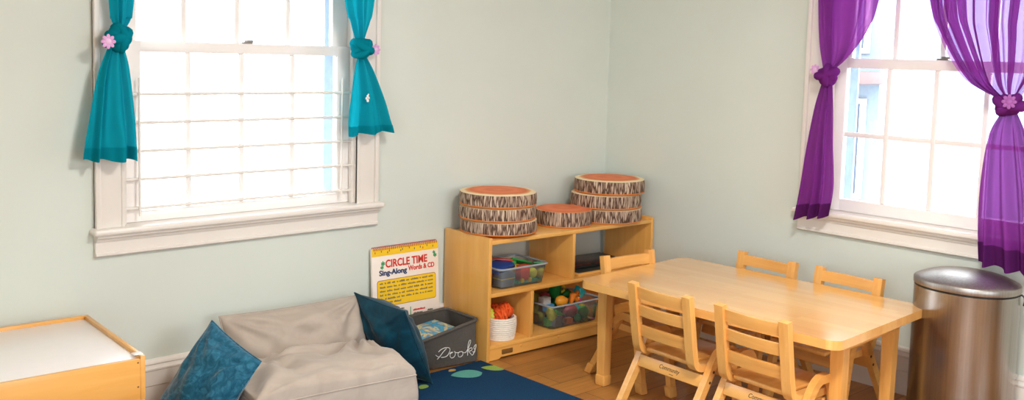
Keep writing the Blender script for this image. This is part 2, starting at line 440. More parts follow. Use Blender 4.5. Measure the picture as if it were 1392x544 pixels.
def build_window(idx, loc, rot, w, gx0, gx1, mun, rz0, rz1, gz0, hz):
    x0, x1, z0, z1 = w
    root = bpy.data.objects.new(f'window_{idx}', None); COL.objects.link(root); struct(root)
    root.location = loc; root.rotation_euler = (0, 0, rot)
    cw = .112; Wm = M['white']
    for nm, a, b in (('casing', x0 - cw, x0), ('casing', x1, x1 + cw)):
        g = G(); s = 1 if a < x0 else -1
        g.box(a, b, -.018, 0, z0 - .004, z1 + cw, .003)
        e = a if s == 1 else b
        g.box(min(e, e + s * .022), max(e, e + s * .022), -.03, -.001, z0 - .004, z1 + cw, .006)
        e2 = b if s == 1 else a
        g.box(min(e2, e2 - s * .014), max(e2, e2 - s * .014), -.022, -.001, z0 - .004, z1, .004)
        struct(g.obj(nm, Wm, root))
    g = G(); g.box(x0, x1, -.018, 0, z1, z1 + cw, .003); struct(g.obj('head_casing', Wm, root))
    # stool with rounded nose, cove and apron
    g = G(); g.box(x0 - cw - .015, x1 + cw + .015, -.06, .14, z0 - .024, z0, .008, seg=3); struct(g.obj('stool', Wm, root))
    g = G(); pr = [(0, z0 - .024), (-.045, z0 - .024), (-.043, z0 - .034), (-.032, z0 - .04), (-.028, z0 - .05), (-.02, z0 - .052), (-.02, z0 - .092), (-.026, z0 - .096), (-.026, z0 - .104), (-.018, z0 - .11), (0, z0 - .11)]
    g.prism(pr, x0 - cw, x1 + cw, lambda a, b, h: (h, a, b)); struct(g.obj('apron', Wm, root))
    # jambs
    g = G(); g.box(x0 - .012, x0, 0, .16, z0, z1); struct(g.obj('jamb', Wm, root))
    g = G(); g.box(x1, x1 + .012, 0, .16, z0, z1); struct(g.obj('jamb', Wm, root))
    g = G(); g.box(x0, x1, 0, .16, z1 - .012, z1); struct(g.obj('head_jamb', Wm, root))
    for a, b in ((x0, x0 + .016), (x1 - .016, x1)):
        g = G(); g.box(a, b, .006, .032, z0, z1 - .012, .004); struct(g.obj('sash_stop', Wm, root))
    def sash(nm, y0, y1, zb0, zb1, zt0, zt1, hzs):
        g = G(); xa, xb = x0 + .001, x1 - .001
        g.box(xa, gx0, y0, y1, zb0, zt1, .002); g.box(gx1, xb, y0, y1, zb0, zt1, .002)
        g.box(gx0 - .001, gx1 + .001, y0, y1, zb0, zb1, .002); g.box(gx0 - .001, gx1 + .001, y0, y1, zt0, zt1, .002)
        s = struct(g.obj(nm, M['sash'], root))
        for m_ in mun:
            g = G(); g.box(m_ - .011, m_ + .011, y0 + .006, y1 - .006, zb1, zt0, .004); struct(g.obj('muntin', M['sash'], s))
        for z_ in hzs:
            g = G(); g.box(gx0, gx1, y0 + .008, y1 - .008, z_ - .011, z_ + .011, .004); struct(g.obj('muntin', M['sash'], s))
        g = G(); g.box(gx0 - .004, gx1 + .004, (y0 + y1) / 2 - .002, (y0 + y1) / 2 + .002, zb1 - .004, zt0 + .004); struct(g.obj('glass_pane', M['glass'], s))
        return s
    ls = sash('lower_sash', .036, .07, z0 + .001, gz0, rz0, rz1, [hz] if hz else [])
    us = sash('upper_sash', .076, .108, rz0, rz1 - .004, z1 - .06, z1 - .013, [(rz1 + z1) / 2 - .02])
    for a, b in ((gx0 - .06, gx0 + .008), (gx1 - .010, gx1 + .06)):
        g = G(); g.box(a, b, .128, .142, z0, z1, .002); struct(g.obj('storm_frame', M['storm'], root))
    g = G(); xm = (gx0 + gx1) / 2 + .01
    g.box(xm - .025, xm + .025, .04, .066, rz1, rz1 + .008, .002); g.box(xm - .008, xm + .03, .046, .06, rz1 + .006, rz1 + .016, .003)
    struct(g.obj('sash_lock', M['grey_metal'], ls))
    return root
build_window(1, (0, YW, 0), 0, W1, A2(-2.652), A2(-1.776), [A2(-2.459), A2(-2.230), A2(-1.994)], 1.419, 1.462, .802, None)
build_window(2, (0, 0, 0), -PI / 2, W2, 1.411, 2.256, [1.613, 1.825, 2.037], 1.427, 1.472, .821, 1.122)

build_window(3, (XL, YF, 0), PI / 2, W3, W3[0] + .06, W3[1] - .06, [.85, 1.4, 1.95], 1.43, 1.475, .821, 1.12)  # out of view, added to fill the room with daylight
build_window(4, (0, YF, 0), PI, (-W4[1], -W4[0], W4[2], W4[3]), -W4[1] + .06, -W4[0] - .06, [1.95, 2.4, 2.85], 1.43, 1.475, .821, 1.12)  # second added window, also unseen, for more even daylight

# unseen dark door behind the camera, added to darken the trash can's reflections
dr = bpy.data.objects.new('added_door', None); COL.objects.link(dr); struct(dr); dr.location = (-.75, YF, 0)
M['door'] = wood('dark door for can reflections', '#2c1a10', '#3a2416', '#4a2f1d', 'z')
g = G(); g.box(-.42, .42, 0, .04, .01, 2.03, .003); struct(g.obj('door_leaf', M['door'], dr))
for x in (-.2, .2):
    for z0_, z1_ in ((.2, .95), (1.1, 1.85)):
        g = G(); g.box(x - .14, x + .14, .038, .05, z0_, z1_, .008); struct(g.obj('door_panel', M['door'], dr))
for x0_, x1_, z0_, z1_ in ((-.51, -.42, 0, 2.12), (.42, .51, 0, 2.12), (-.42, .42, 2.03, 2.12)):
    g = G(); g.box(x0_, x1_, 0, .05, z0_, z1_, .004); struct(g.obj('door_frame', M['white'], dr))
g = G(); g.lathe([(0, .03), (.012, .03), (.012, .07), (.028, .08), (.03, .095), (.018, .11), (0, .112)], 20, Matrix.Translation((-.36, 0, 1.0)) @ Matrix.Rotation(-PI / 2, 4, 'X')); struct(g.obj('door_knob', M['grey_metal'], dr))

# ------------------------------------------------------------------ outside
g = G(); g.box(-14, 22, -16, 22, -.9, -.8); o = struct(g.obj('ground', M['pale_ground']))
h = thing('house', 'pale blue-grey house standing outside beyond the purple-curtained window', 'house', (5, .95, -.8))
g = G(); g.box(0, 4, 0, 5, 0, 3.6); g.obj('wall', M['house'], h)
g = G(); g.prism([(-.3, 3.6), (4.3, 3.6), (2, 5.4)], -.3, 5.3, lambda a, b, k: (a, k, b)); g.obj('roof', M['house_red'], h)
for (a, b, c, d) in ((.12, .38, .9, 1.9), (.9, 1.5, 1.0, 1.9), (.12, .38, 2.35, 3.2)):
    g = G(); g.box(-.04, .02, a, b, c, d); fr = g.obj('window', M['white'], h)
    g = G(); g.box(-.05, -.03, a + .05, b - .05, c + .05, d - .05); g.obj('pane', M['house_dark'], fr)
g = G(); g.box(-.5, 0, -.05, 2.2, 2.05, 2.17, .02); g.obj('porch_roof', M['house_red'], h)

# ------------------------------------------------------------------ window guard on window 1
gd = thing('window_guard', 'white metal guard of five horizontal rods across the teal-curtained window', 'window guard', (0, YW + .012, 0))
gx0, gx1 = W1[0], W1[1]
for z in (1.2575, 1.148, 1.0385, .929, .816):
    g = G(); g.tube([(gx0, 0, z), ((gx0 + gx1) / 2, 0, z), (gx1, 0, z)], .0062, 10); g.obj('rod', M['white'], gd)
for x in (A2(-2.672), A2(-1.768)):
    g = G(); g.tube([(x, -.009, .786), (x, -.009, 1.32)], .0042, 8); g.obj('upright', M['white'], gd)

# ------------------------------------------------------------------ curtains
def interp(poly, t):
    n = len(poly) - 1; zs = [p[1] for p in poly]
    z = zs[0] + (zs[-1] - zs[0]) * t
    for i in range(n):
        if (zs[i] >= z >= zs[i + 1]):
            k = (zs[i] - z) / max(1e-9, zs[i] - zs[i + 1])
            k2 = k
            return Vector((poly[i][0] + (poly[i + 1][0] - poly[i][0]) * k2, z))
    return Vector(poly[-1])
def smooth_poly(p, n=24):
    # Catmull-Rom resample
    out = []
    for i in range(len(p) - 1):
        p0, p1, p2, p3 = (Vector(p[max(0, i - 1)]), Vector(p[i]), Vector(p[i + 1]), Vector(p[min(len(p) - 1, i + 2)]))
        for k in range(n):
            t = k / n
            out.append(.5 * ((2 * p1) + (p2 - p0) * t + (2 * p0 - 5 * p1 + 4 * p2 - p3) * t * t + (3 * p1 - p0 - 3 * p2 + p3) * t ** 3))
    out.append(Vector(p[-1])); return out
def at(poly, t):
    f = t * (len(poly) - 1); i = min(int(f), len(poly) - 2); return poly[i].lerp(poly[i + 1], f - i)
def drape(name, mat, parent, L, R, dep, a0, a1, n, seed, t0=0, t1=1, nu=72, nv=60, hemwave=0, extra=0):
    """sheet between two edge curves (s, z); folds run down it; local y = depth into the room is negative"""
    L, R = smooth_poly(L), smooth_poly(R)
    g = G()
    def f(u, v):
        t = t0 + (t1 - t0) * v
        a, b = at(L, t), at(R, t)
        uu = u + .035 * math.sin(2 * PI * (n * .5 * u) + seed) * u * (1 - u) * 4
        p = a.lerp(b, uu)
        amp = a0 + (a1 - a0) * t
        ph = 2 * PI * n * u + seed + .8 * math.sin(3.1 * t + seed) + 1.3 * noise.noise((u * 2.5, t * 1.2, seed))
        d = amp * (.62 * math.sin(ph) + .3 * math.sin(1.73 * ph + seed * 2) + .25 * noise.noise((u * 9, t * 3, seed + 4)))
        z = p.y + hemwave * math.sin(ph * .9 + 1) * max(0, t - .85) / .15
        return Vector((p.x, -(dep + extra) + d, z))
    g.grid(f, nu, nv)
    return g.obj(name, mat, parent, ang=180)
def knot(parent, mat, s, z, rx, rz, dep, tilt, seed):
    g = G()
    def f(u, v):
        th, ph = 2 * PI * u, PI * v
        d = Vector((math.sin(ph) * math.cos(th), math.sin(ph) * math.sin(th), math.cos(ph)))
        q = d.x * math.cos(tilt) + d.z * math.sin(tilt)
        k = 1 + .07 * math.sin(9 * q + 2.2 * d.y + seed) + .06 * noise.noise(d * 2.2 + Vector((seed, 0, 0)))
        return Vector((s + rx * .92 * d.x * k, -dep + rx * .8 * d.y * k, z + rz * .95 * d.z * k))
    g.grid(f, 40, 24, True)
    for tl, off, mr in ((tilt, .1, .34), (tilt + 1.25, -.15, .3)):      # the wrapped turns of cloth
        pts = []
        for k in range(36):
            a = 2 * PI * k / 36
            x, y, zz = math.cos(a) * .86, math.sin(a) * .86, off + .12 * math.sin(2 * a + seed)
            pts.append((s + rx * (x * math.cos(tl) - zz * math.sin(tl)), -dep + rx * .85 * y, z + rz * (x * math.sin(tl) + zz * math.cos(tl))))
        g.tube(pts, lambda t: rx * mr * (1 + .12 * math.sin(19 * t + seed)), 10, True)
    return g.obj('knot', mat, parent, ang=180)
def flower(name, label, loc, rot, R=.023, tip=0, dark=False):
    fl = thing(name, label, 'curtain flower', loc, rot)
    fl.rotation_euler = (0, tip, rot)
    for k in range(8):
        a = 2 * PI * k / 8
        g = G(); g.lathe([(0, -.004), (.55, -.0035), (.9, -.001), (1, .001), (.8, .003), (0, .004)], 14,
                         Matrix.Translation((R * .68 * math.cos(a), 0, R * .68 * math.sin(a))) @ Matrix.Rotation(-a, 4, 'Y') @ Matrix.Rotation(PI / 2, 4, 'X') @ Matrix.Diagonal((R * .36, R * .27, 1, 1)))
        g.obj('petal', M['plum'] if dark else M['pink'], fl)
    g = G(); g.lathe([(0, -.004), (R * .42, -.003), (R * .45, .002), (R * .3, .006), (0, .007)], 18, Matrix.Rotation(PI / 2, 4, 'X')); g.obj('flower_centre', M['plum'] if dark else M['pink2'], fl)
    g = G(); g.tube([(0, .004, 0), (0, .03, 0)], .004, 8); g.obj('stem', M['pink'], fl)
    return fl
def curtain(label, loc, rot, mats, upL, upR, kn, skL, skR, dep, nfold, seed, hem=None, wave=.006, amps=(.02, .012, .012, .03), thin=None):
    c = thing('curtain', label, 'curtain', loc, rot)
    top = 2.2
    # the edges were measured .07 m off the wall: moved to the depth the cloth hangs at
    k_ = (dep - .07) / (4.05 if rot else 3.6); cs = 3.685 if rot else C.x
    mv = lambda P: [(a + k_ * (cs - a), b + k_ * (1.45 - b)) for a, b in P]
    upL, upR, skL, skR = mv(upL), mv(upR), mv(skL), mv(skR); kn = (*mv([kn[:2]])[0], *kn[2:])
    def ext(P): 
        (a, b), (c_, d) = P[0], P[1]
        k = (a - c_) / (b - d); z2 = top
        return [(a + k * (z2 - b) * .6, z2)] + P
    drape('upper_drape', thin or mats[0], c, ext(upL), ext(upR), dep, amps[0] * (1.7 if thin else 1), amps[1], nfold * (1.7 if thin else 1), seed, nv=80, nu=140 if thin else 90)
    if thin:            # the gathers where the cloth lies several layers thick
        Ls, Rs = smooth_poly(ext(upL)), smooth_poly(ext(upR))
        for u0, u1 in ((0, .055), (.10, .16), (.2, .235), (.33, .35), (.455, .52), (.6, .67), (.8, .86)):
            tp = [(at(Ls, k / 16).lerp(at(Rs, k / 16), u0 + .1 * (u0 < .3) * (k / 16) ** 2 * (1 - k / 16) * 4), at(Ls, k / 16).lerp(at(Rs, k / 16), u1 + .05 * (u1 < .3) + (.1 * (u0 < .3)) * (k / 16) ** 2)) for k in range(17)]
            drape('gathered_fold', mats[0], c, [tuple(a) for a, b in tp], [tuple(b) for a, b in tp], dep + .012, .008, .006, 1.3, seed + u0 * 9, nu=16, nv=60)
    knot(c, mats[1], *kn[:2], kn[2], kn[3], dep + .004, kn[4], seed)
    drape('lower_drape', mats[0], c, skL, skR, dep, amps[2], amps[3], nfold, seed + 1, hemwave=wave)
    if hem: drape('hem', mats[2], c, skL, skR, dep, amps[2], amps[3], nfold, seed + 1, t0=hem, t1=1, nv=10, hemwave=wave, extra=.0025)
    return c
LA, LB = (0, 0, 0), -PI / 2
TM = (M['teal'], M['teal_hem'], M['teal_hem']); PM = (M['purple'], M['purple'], M['purple_hem'])
cTL = curtain('knotted teal curtain hanging at the left side of its window, longer of the teal pair', (0, 0, 0), 0, TM,
        [(-2.805, 1.605), (-2.797, 1.539), (-2.779, 1.498)], [(-2.719, 1.61), (-2.731, 1.542), (-2.757, 1.499)], (-2.778, 1.466, .05, .05, .5),
        [(-2.806, 1.445), (-2.845, 1.34), (-2.875, 1.2), (-2.893, 1.11), (-2.905, 1.024)], [(-2.760, 1.445), (-2.738, 1.36), (-2.722, 1.22), (-2.716, 1.12), (-2.713, 1.014)], 0.075, 2.6, .4, .86, .005, (.02, .014, .014, .032))
cTR = curtain('knotted teal curtain hanging at the right side of its window, with a small white motif', (0, 0, 0), 0, TM,
        [(-1.799, 1.662), (-1.772, 1.569), (-1.742, 1.49)], [(-1.662, 1.67), (-1.684, 1.572), (-1.711, 1.49)], (-1.724, 1.456, .05, .048, -.5),
        [(-1.742, 1.425), (-1.764, 1.31), (-1.778, 1.19), (-1.784, 1.072)], [(-1.702, 1.425), (-1.655, 1.35), (-1.605, 1.24), (-1.568, 1.15), (-1.538, 1.085)], 0.075, 2.5, 2.1, .86, .005, (.02, .014, .014, .032))
g = G()
for dx, dz, r in ((0, .012, .006), (-.006, .002, .006), (.006, .004, .0055), (.001, -.008, .007), (.004, .019, .004)):
    g.lathe([(0, 0), (r, 0), (r * .6, .0015), (0, .002)], 10, Matrix.Translation((-1.706 + dx, -.103, 1.236 + dz)) @ Matrix.Rotation(PI / 2, 4, 'X'))
g.obj('embroidered_motif', M['thread'], cTR)
cPL = curtain('knotted dense purple curtain hanging at the left side of its window', (0, 0, 0), LB, PM,
        [(1.30, 1.733), (1.318, 1.566), (1.345, 1.44), (1.355, 1.405)], [(1.591, 1.727), (1.557, 1.615), (1.514, 1.534), (1.46, 1.465), (1.39, 1.405)], (1.376, 1.390, .05, .046, .3),
        [(1.358, 1.372), (1.318, 1.24), (1.285, 1.08), (1.257, .88), (1.236, .713)], [(1.396, 1.372), (1.412, 1.24), (1.42, 1.08), (1.429, .9), (1.412, .745)], .112, 3.0, 1.3, .88, .006, (.03, .014, .014, .034))
cPR = curtain('sheer knotted purple curtain hanging at the right side of its window above the trash can', (0, 0, 0), LB, PM,
        [(1.821, 1.722), (1.857, 1.599), (1.921, 1.478), (2.002, 1.385), (2.13, 1.325)], [(2.36, 1.712), (2.33, 1.56), (2.28, 1.42), (2.2, 1.325)], (2.168, 1.302, .056, .044, -.3),
        [(2.148, 1.282), (2.098, 1.187), (2.08, 1.036), (2.078, .825), (2.088, .652)], [(2.2, 1.282), (2.26, 1.15), (2.31, .95), (2.33, .8), (2.343, .632)], .115, 3.4, .9, .86, .006, (.03, .014, .016, .036), thin=M['purple_thin'])
flower('curtain_flower', 'pink foam flower on the front of the left teal curtain knot', (-2.834, -.132, 1.455), 0, .026)
flower('curtain_flower', 'lilac flower half hidden behind the right teal curtain knot', (-1.640, -.062, 1.452), 0, .025)
flower('curtain_flower', 'lilac flower at the left of the left purple curtain knot', (-.10, -1.330, 1.415), LB, .025)
flower('curtain_flower', 'purple flower on the right-hand sheer purple curtain knot', (-.185, -2.212, 1.318), LB, .028, dark=True)
for nm, loc, rot, a, b in (('teal-curtained', (0, YW, 0), 0, -2.98, -1.45), ('purple-curtained', (0, 0, 0), LB, 1.1, 2.6)):
    r = thing('curtain_rod', f'white curtain rod above the {nm} window', 'curtain rod', loc, rot)
    g = G(); g.tube([(a, -.08, 2.2), (b, -.08, 2.2)], .009, 10); g.obj('rod', M['white'], r)
    for x in (a + .03, b - .03):
        g = G(); g.box(x - .012, x + .012, -.08, 0, 2.19, 2.215, .003); g.obj('bracket', M['white'], r)

# ------------------------------------------------------------------ rug
g = G(); RX = -1.182
g.box(-2.85, RX, -1.75, -.30, 0, .006, .002)
g.obj('tmp', M['rug']) if False else None
def leaf(g, cx, cy, l, w, ang, mi):
    g.mi = mi; pts = []
    for k in range(28):
        t = 2 * PI * k / 28
        r = 1 - .12 * abs(math.sin(t)) ** .5
        x, y = l * math.cos(t) * r, w * math.sin(t) * (1 + .25 * math.cos(t))
        X, Y = cx + x * math.cos(ang) - y * math.sin(ang), cy + x * math.sin(ang) + y * math.cos(ang)
        pts.append((min(X, RX - .002), Y))
    vs = [g.bm.verts.new((x, y, .0072)) for x, y in pts]
    g.face(vs)
leaf(g, -1.365, -.415, .075, .052, -.35, 1)
leaf(g, -1.212, -.425, .058, .036, -.75, 2)
leaf(g, -1.385, -.335, .022, .014, .2, 3)
leaf(g, -1.62, -.43, .03, .02, .5, 2)
leaf(g, -1.95, -1.0, .075, .05, .8, 1); leaf(g, -1.5, -1.05, .07, .045, -1.2, 2)
g.mi = 0
rug = g.obj('rug', [M['rug'], M['leaf_teal'], M['leaf_green'], M['leaf_tan']])
tag(rug, 'navy blue rug with teal and green leaf pattern on the wood floor', 'rug')
RUGZ = .007

# ------------------------------------------------------------------ shelf unit
SH0 = Vector((-1.162, -.341, 0)); STH = math.radians(-1.76); SD = .345; SL = 1.13
sh = thing('shelf_unit', 'low birch cubby shelf unit in the corner holding bins and log cushions', 'shelf', SH0, STH)
def sp(s, d, z): return Matrix.Translation(SH0) @ Matrix.Rotation(STH, 4, 'Z') @ Vector((s, d, z))
g = G(); g.box(-.02, 0, 0, SD, 0, .593, .003); g.obj('side_panel', M['bz'], sh)
g = G(); g.box(SL - .02, SL, 0, SD, 0, .593, .003); g.obj('side_panel', M['bz'], sh)
g = G(); g.box(0, SL - .02, .002, SD - .004, .560, .580, .003); g.obj('top_board', M['bx'], sh)
g = G(); g.box(0, SL - .02, .002, SD - .01, .308, .328, .003); g.obj('middle_shelf', M['bx'], sh)
g = G(); g.box(0, SL - .02, .002, SD - .01, .058, .078, .003); g.obj('bottom_shelf', M['bx'], sh)
g = G(); g.box(.527, .547, .004, SD - .012, .328, .560, .003); g.obj('divider', M['bz'], sh)
g = G(); g.box(.254, .274, .004, SD - .012, .078, .308, .003); g.obj('divider', M['bz'], sh)
g = G(); g.box(.0, SL - .02, SD - .012, SD - .006, .078, .308); g.obj('back_panel', M['bx'], sh)
g = G()
g.prism([(0, .058), (SL - .02, .058), (SL - .02, 0.0), (SL - .06, 0.0), (SL - .075, .012), (.075, .012), (.06, .004), (.0, .004)][::-1], .006, .024, lambda a, b, k: (a, k, b))
g.obj('toe_rail', M['bx'], sh)
g = G(); g.box(.078, .146, .0035, .007, .024, .047, .003); g.obj('name_plate', M['plate'], sh)
for s in (.2, .45, .95):
    g = G(); g.lathe([(0, 0), (.007, 0), (.006, .003), (0, .004)], 12, Matrix.Translation((s, .006, .046)) @ Matrix.Rotation(PI / 2, 4, 'X')); g.obj('screw_plug', M['mx'], sh)
for z in (.455, .205):
    g = G(); g.lathe([(0, 0), (.004, 0), (.003, .002), (0, .003)], 10, Matrix.Translation((-.008, 0, z)) @ Matrix.Rotation(PI / 2, 4, 'X')); g.obj('screw_plug', M['mx'], sh)

# ------------------------------------------------------------------ log cushions
def log_cushion(r, h):
    t = thing('log_cushion', '-', 'cushion', (0, 0, 0), 0, 'log-print round cushions on the shelf top')
    g = G(); g.lathe([(r * .985, .003), (r * .998, .010), (r * 1.006, h * .5), (r * .998, h - .010), (r * .985, h - .003)], 72); g.obj('bark_side', M['bark'], t)
    g = G(); g.lathe([(r * .986, h - .003), (r * .93, h - .0005), (r * .7, h + .003), (r * .3, h + .004), (0, h + .004)], 64); g.obj('top_face', M['ring'], t)
    g = G(); g.lathe([(r * .986, .003), (r * .9, .0005), (0, 0)], 64); g.obj('bottom_face', M['ring'], t)
    g = G(); g.tube([(r * .988 * math.cos(2 * PI * k / 64), r * .988 * math.sin(2 * PI * k / 64), .004) for k in range(64)], .0035, 6, True); g.obj('piping', M['orange_pipe'], t)
    return t
z0 = .5805
protoL = log_cushion(.188, .062); protoM = log_cushion(.149, .082); protoR = log_cushion(.189, .071)
def put(o, s, d, z, rz, lab):
    p = sp(s, d, z); o.location = p; o.rotation_euler = (0, 0, rz); o['label'] = lab
lab = ['lowest log-print cushion of the three stacked at the left end of the shelf top', 'middle log-print cushion of the three stacked at the left end of the shelf top', 'topmost log-print cushion of the left stack, its red-orange face showing']
for k, (ds, dd) in enumerate(((.004, 0), (-.002, .004), (-.003, 0))):
    o = protoL if k == 0 else copy_tree(protoL)
    put(o, .157 + ds, .153 + dd, .594 + k * .0665, -1.45 + k * .9, lab[k])
put(protoM, .612, .168, z0, -1.2, 'single smaller log-print cushion lying between the two stacks on the shelf')
lab = ['lowest log-print cushion of the three stacked in the room corner', 'middle log-print cushion of the three stacked in the room corner', 'topmost log-print cushion of the corner stack, shifted to the right']
for k, (ds, dd) in enumerate(((-.002, 0), (-.006, .003), (.014, .0))):
    o = protoR if k == 0 else copy_tree(protoR)
    put(o, .919 + ds, .154 + dd, z0 + k * .0755, -1.5 + k * 1.1, lab[k])

# ------------------------------------------------------------------ bins and their contents
def bin_(label, s0, s1, d0, d1, z0, z1, flare):
    c = thing('storage_bin', label, 'bin', sp((s0 + s1) / 2, (d0 + d1) / 2, z0), STH)
    hx, hy, h = (s1 - s0) / 2, (d1 - d0) / 2, z1 - z0
    def ring(a, b, z, r=.02, n=5):
        pts = []
        for qx, qy, a0 in ((1, 1, 0), (-1, 1, 90), (-1, -1, 180), (1, -1, 270)):
            for k in range(n + 1):
                t = math.radians(a0 + 90 * k / n); pts.append((qx * (a - r) + r * math.cos(t), qy * (b - r) + r * math.sin(t), z))
        return pts
    g = G(); n = 24
    lv = [ring(hx - .012, hy - .012, .001, .016), ring(hx, hy, .006, .02), ring(hx + flare * .5, hy + flare * .5, h * .55, .022), ring(hx + flare, hy + flare, h, .024)]
    R = [[g.bm.verts.new(p) for p in q] for q in lv]
    for a, b in zip(R, R[1:]):
        for k in range(n): g.face((a[k], a[(k + 1) % n], b[(k + 1) % n], b[k]))
    g.face(R[0][::-1])
    g.obj('body', M['bin'], c)
    g = G(); g.tube(ring(hx + flare + .004, hy + flare + .004, h - .002, .028), .0055, 8, True); g.obj('rim', M['bin_rim'], c)
    return c
bin_('clear plastic bin of blue, red and green toys on the upper shelf', .085, .362, .035, .255, .3285, .430, .014)
bin_('clear plastic bin of colourful play food on the bottom shelf', .422, .742, .03, .25, .0785, .200, .014)

def toy(name, label, g, mat, s, d, z, rot=(0, 0, 0), cat='toy', parts=()):
    m = Matrix.Rotation(rot[2], 4, 'Z') @ Matrix.Rotation(rot[1], 4, 'Y') @ Matrix.Rotation(rot[0], 4, 'X')
    o = g.obj(name, mat)
    for v in o.data.vertices: v.co = m @ v.co
    o.location = sp(s, d, z); o.rotation_euler = (0, 0, STH)
    tag(o, label, cat)
    for pn, pg, pm in parts:
        q = pg.obj(pn, pm, o)
        for v in q.data.vertices: v.co = m @ v.co
    return o
def ball(rx, ry, rz, n=20):
    g = G(); g.lathe([(math.sin(PI * k / 12), -math.cos(PI * k / 12)) for k in range(13)], n, Matrix.Diagonal((rx, ry, rz, 1))); return g
def block(a, b, c, bev=.004): return G().box(-a / 2, a / 2, -b / 2, b / 2, -c / 2, c / 2, bev)
def wedge(a, b, c):
    g = G(); g.prism([(-a / 2, -c / 2), (a / 2, -c / 2), (-a / 2, c / 2)], -b / 2, b / 2, lambda x, z, k: (x, k, z)); g.bevel_all(.003); return g
def cone(r0, r1, h): return G().lathe([(0, 0), (r0, 0), (r0, .003), (r1, h - .002), (r1 * .9, h), (0, h)], 22)

PF = 'play food and blocks in the clear bin on the bottom shelf'
# lower bin: floor of the pile first, then what lies on it
toy('toy_block', 'grey-blue toy block at the bottom front of the play food bin', block(.055, .03, .05), M['t_grey'], .487, .062, .108)
toy('toy_block', 'green toy block at the bottom front left corner of the play food bin', block(.04, .03, .045), M['t_green'], .452, .088, .105)
toy('toy_block', 'orange toy block at the bottom front of the play food bin', block(.045, .03, .03), M['t_orange'], .565, .062, .098)
toy('toy_ball', 'small teal ball at the bottom front of the play food bin', ball(.019, .019, .02), M['t_sea'], .634, .062, .102)
toy('toy_pear', 'green rounded toy pear at the right of the play food bin', ball(.03, .03, .034), M['t_green'], .698, .085, .118, parts=[('stem', G().tube([(0, 0, .03), (.003, 0, .042)], .003, 6), M['t_olive'])])
toy('toy_banana', 'yellow-green toy banana pressed against the left end of the play food bin', G().tube([(-.05, 0, .025), (-.035, 0, .005), (0, 0, -.01), (.03, 0, -.012), (.055, 0, -.004)], lambda t: .006 + .019 * math.sin(PI * min(1, max(0, t))) ** .6, 10), M['t_lime'], .462, .07, .146, (0, .5, .3))
toy('toy_wedge', 'green toy wedge above the grey block in the play food bin', wedge(.07, .04, .035), M['t_green'], .515, .085, .150)
toy('toy_block', 'blue toy block under the mango in the play food bin', block(.05, .04, .04), M['t_blue'], .495, .135, .160)
toy('toy_aubergine', 'maroon toy aubergine behind the front wall of the play food bin', ball(.05, .028, .036), M['t_maroon'], .612, .095, .135, (0, .15, 0), parts=[('cap', ball(.014, .016, .018), M['t_dgreen'])])
toy('toy_wedge', 'teal toy wedge at the right of the play food bin', wedge(.075, .045, .04), M['t_teal'], .675, .12, .150, (0, 0, .3))
toy('toy_block', 'yellow toy block in the right end of the play food bin', block(.025, .05, .06), M['t_yellow'], .738, .15, .112)
toy('toy_radish', 'magenta toy radish near the right rim of the play food bin', ball(.024, .022, .022), M['t_magenta'], .728, .16, .155)
toy('toy_mango', 'orange-yellow toy mango lying on top of the play food bin', ball(.042, .028, .030), M['t_mango'], .540, .088, .196, (0, .35, .2))
toy('toy_orange', 'small orange toy fruit beside the mango in the bin', ball(.016, .016, .016), M['t_orange'], .598, .12, .186)
toy('toy_carrot', 'orange toy carrot standing up in the middle of the play food bin', G().lathe([(0, -.05), (.006, -.045), (.014, 0), (.018, .025), (.012, .034), (0, .036)], 16), M['t_orange'], .645, .118, .186, (0, .3, 0))
toy('toy_bagel', 'dark orange toy ring standing near the right rim of the play food bin', G().tube([(.022 * math.cos(2 * PI * k / 20), 0, .022 * math.sin(2 * PI * k / 20)) for k in range(20)], .010, 10, True), M['t_orange'], .697, .135, .190, (0, 0, .4))
toy('toy_cup', 'teal toy beaker leaning out of the right end of the play food bin', cone(.022, .034, .075), M['t_teal'], .712, .175, .158, (.1, .7, 0))
mug = G().lathe([(0, 0), (.03, 0), (.032, .004), (.034, .075), (.031, .075), (.029, .006), (0, .006)], 24)
toy('toy_mug', 'dark green toy mug standing at the back of the play food bin', mug, M['t_dgreen'], .610, .212, .180, (0, 0, -.35), cat='toy mug',
    parts=[('handle', G().tube([(.032 + .022 * math.sin(PI * k / 10), 0, .046 - .02 * math.cos(PI * k / 10)) for k in range(11)], .0065, 8), M['t_yellow'])])
toy('toy_box', 'white toy carton at the left of the mango in the play food bin', block(.05, .045, .04), M['t_white'], .480, .15, .196)
toy('toy_tomato', 'dark red toy tomato at the back left of the play food bin', ball(.03, .028, .024), M['t_maroon'], .530, .2, .198)
toy('toy_pepper', 'dark green toy pepper at the back right of the play food bin', ball(.035, .026, .024), M['t_dgreen'], .700, .22, .184)
toy('toy_cabbage', 'olive green toy cabbage at the back left corner of the play food bin', ball(.034, .03, .055), M['t_olive'], .465, .212, .176)
toy('toy_block', 'dark red toy block low in the middle of the play food bin', block(.06, .04, .035), M['t_maroon'], .60, .135, .102)
toy('toy_block', 'dark green toy block low at the back of the play food bin', block(.1, .06, .09), M['t_dgreen'], .62, .195, .128)
toy('toy_block', 'olive toy block low at the back left of the play food bin', block(.06, .06, .045), M['t_olive'], .472, .195, .106)
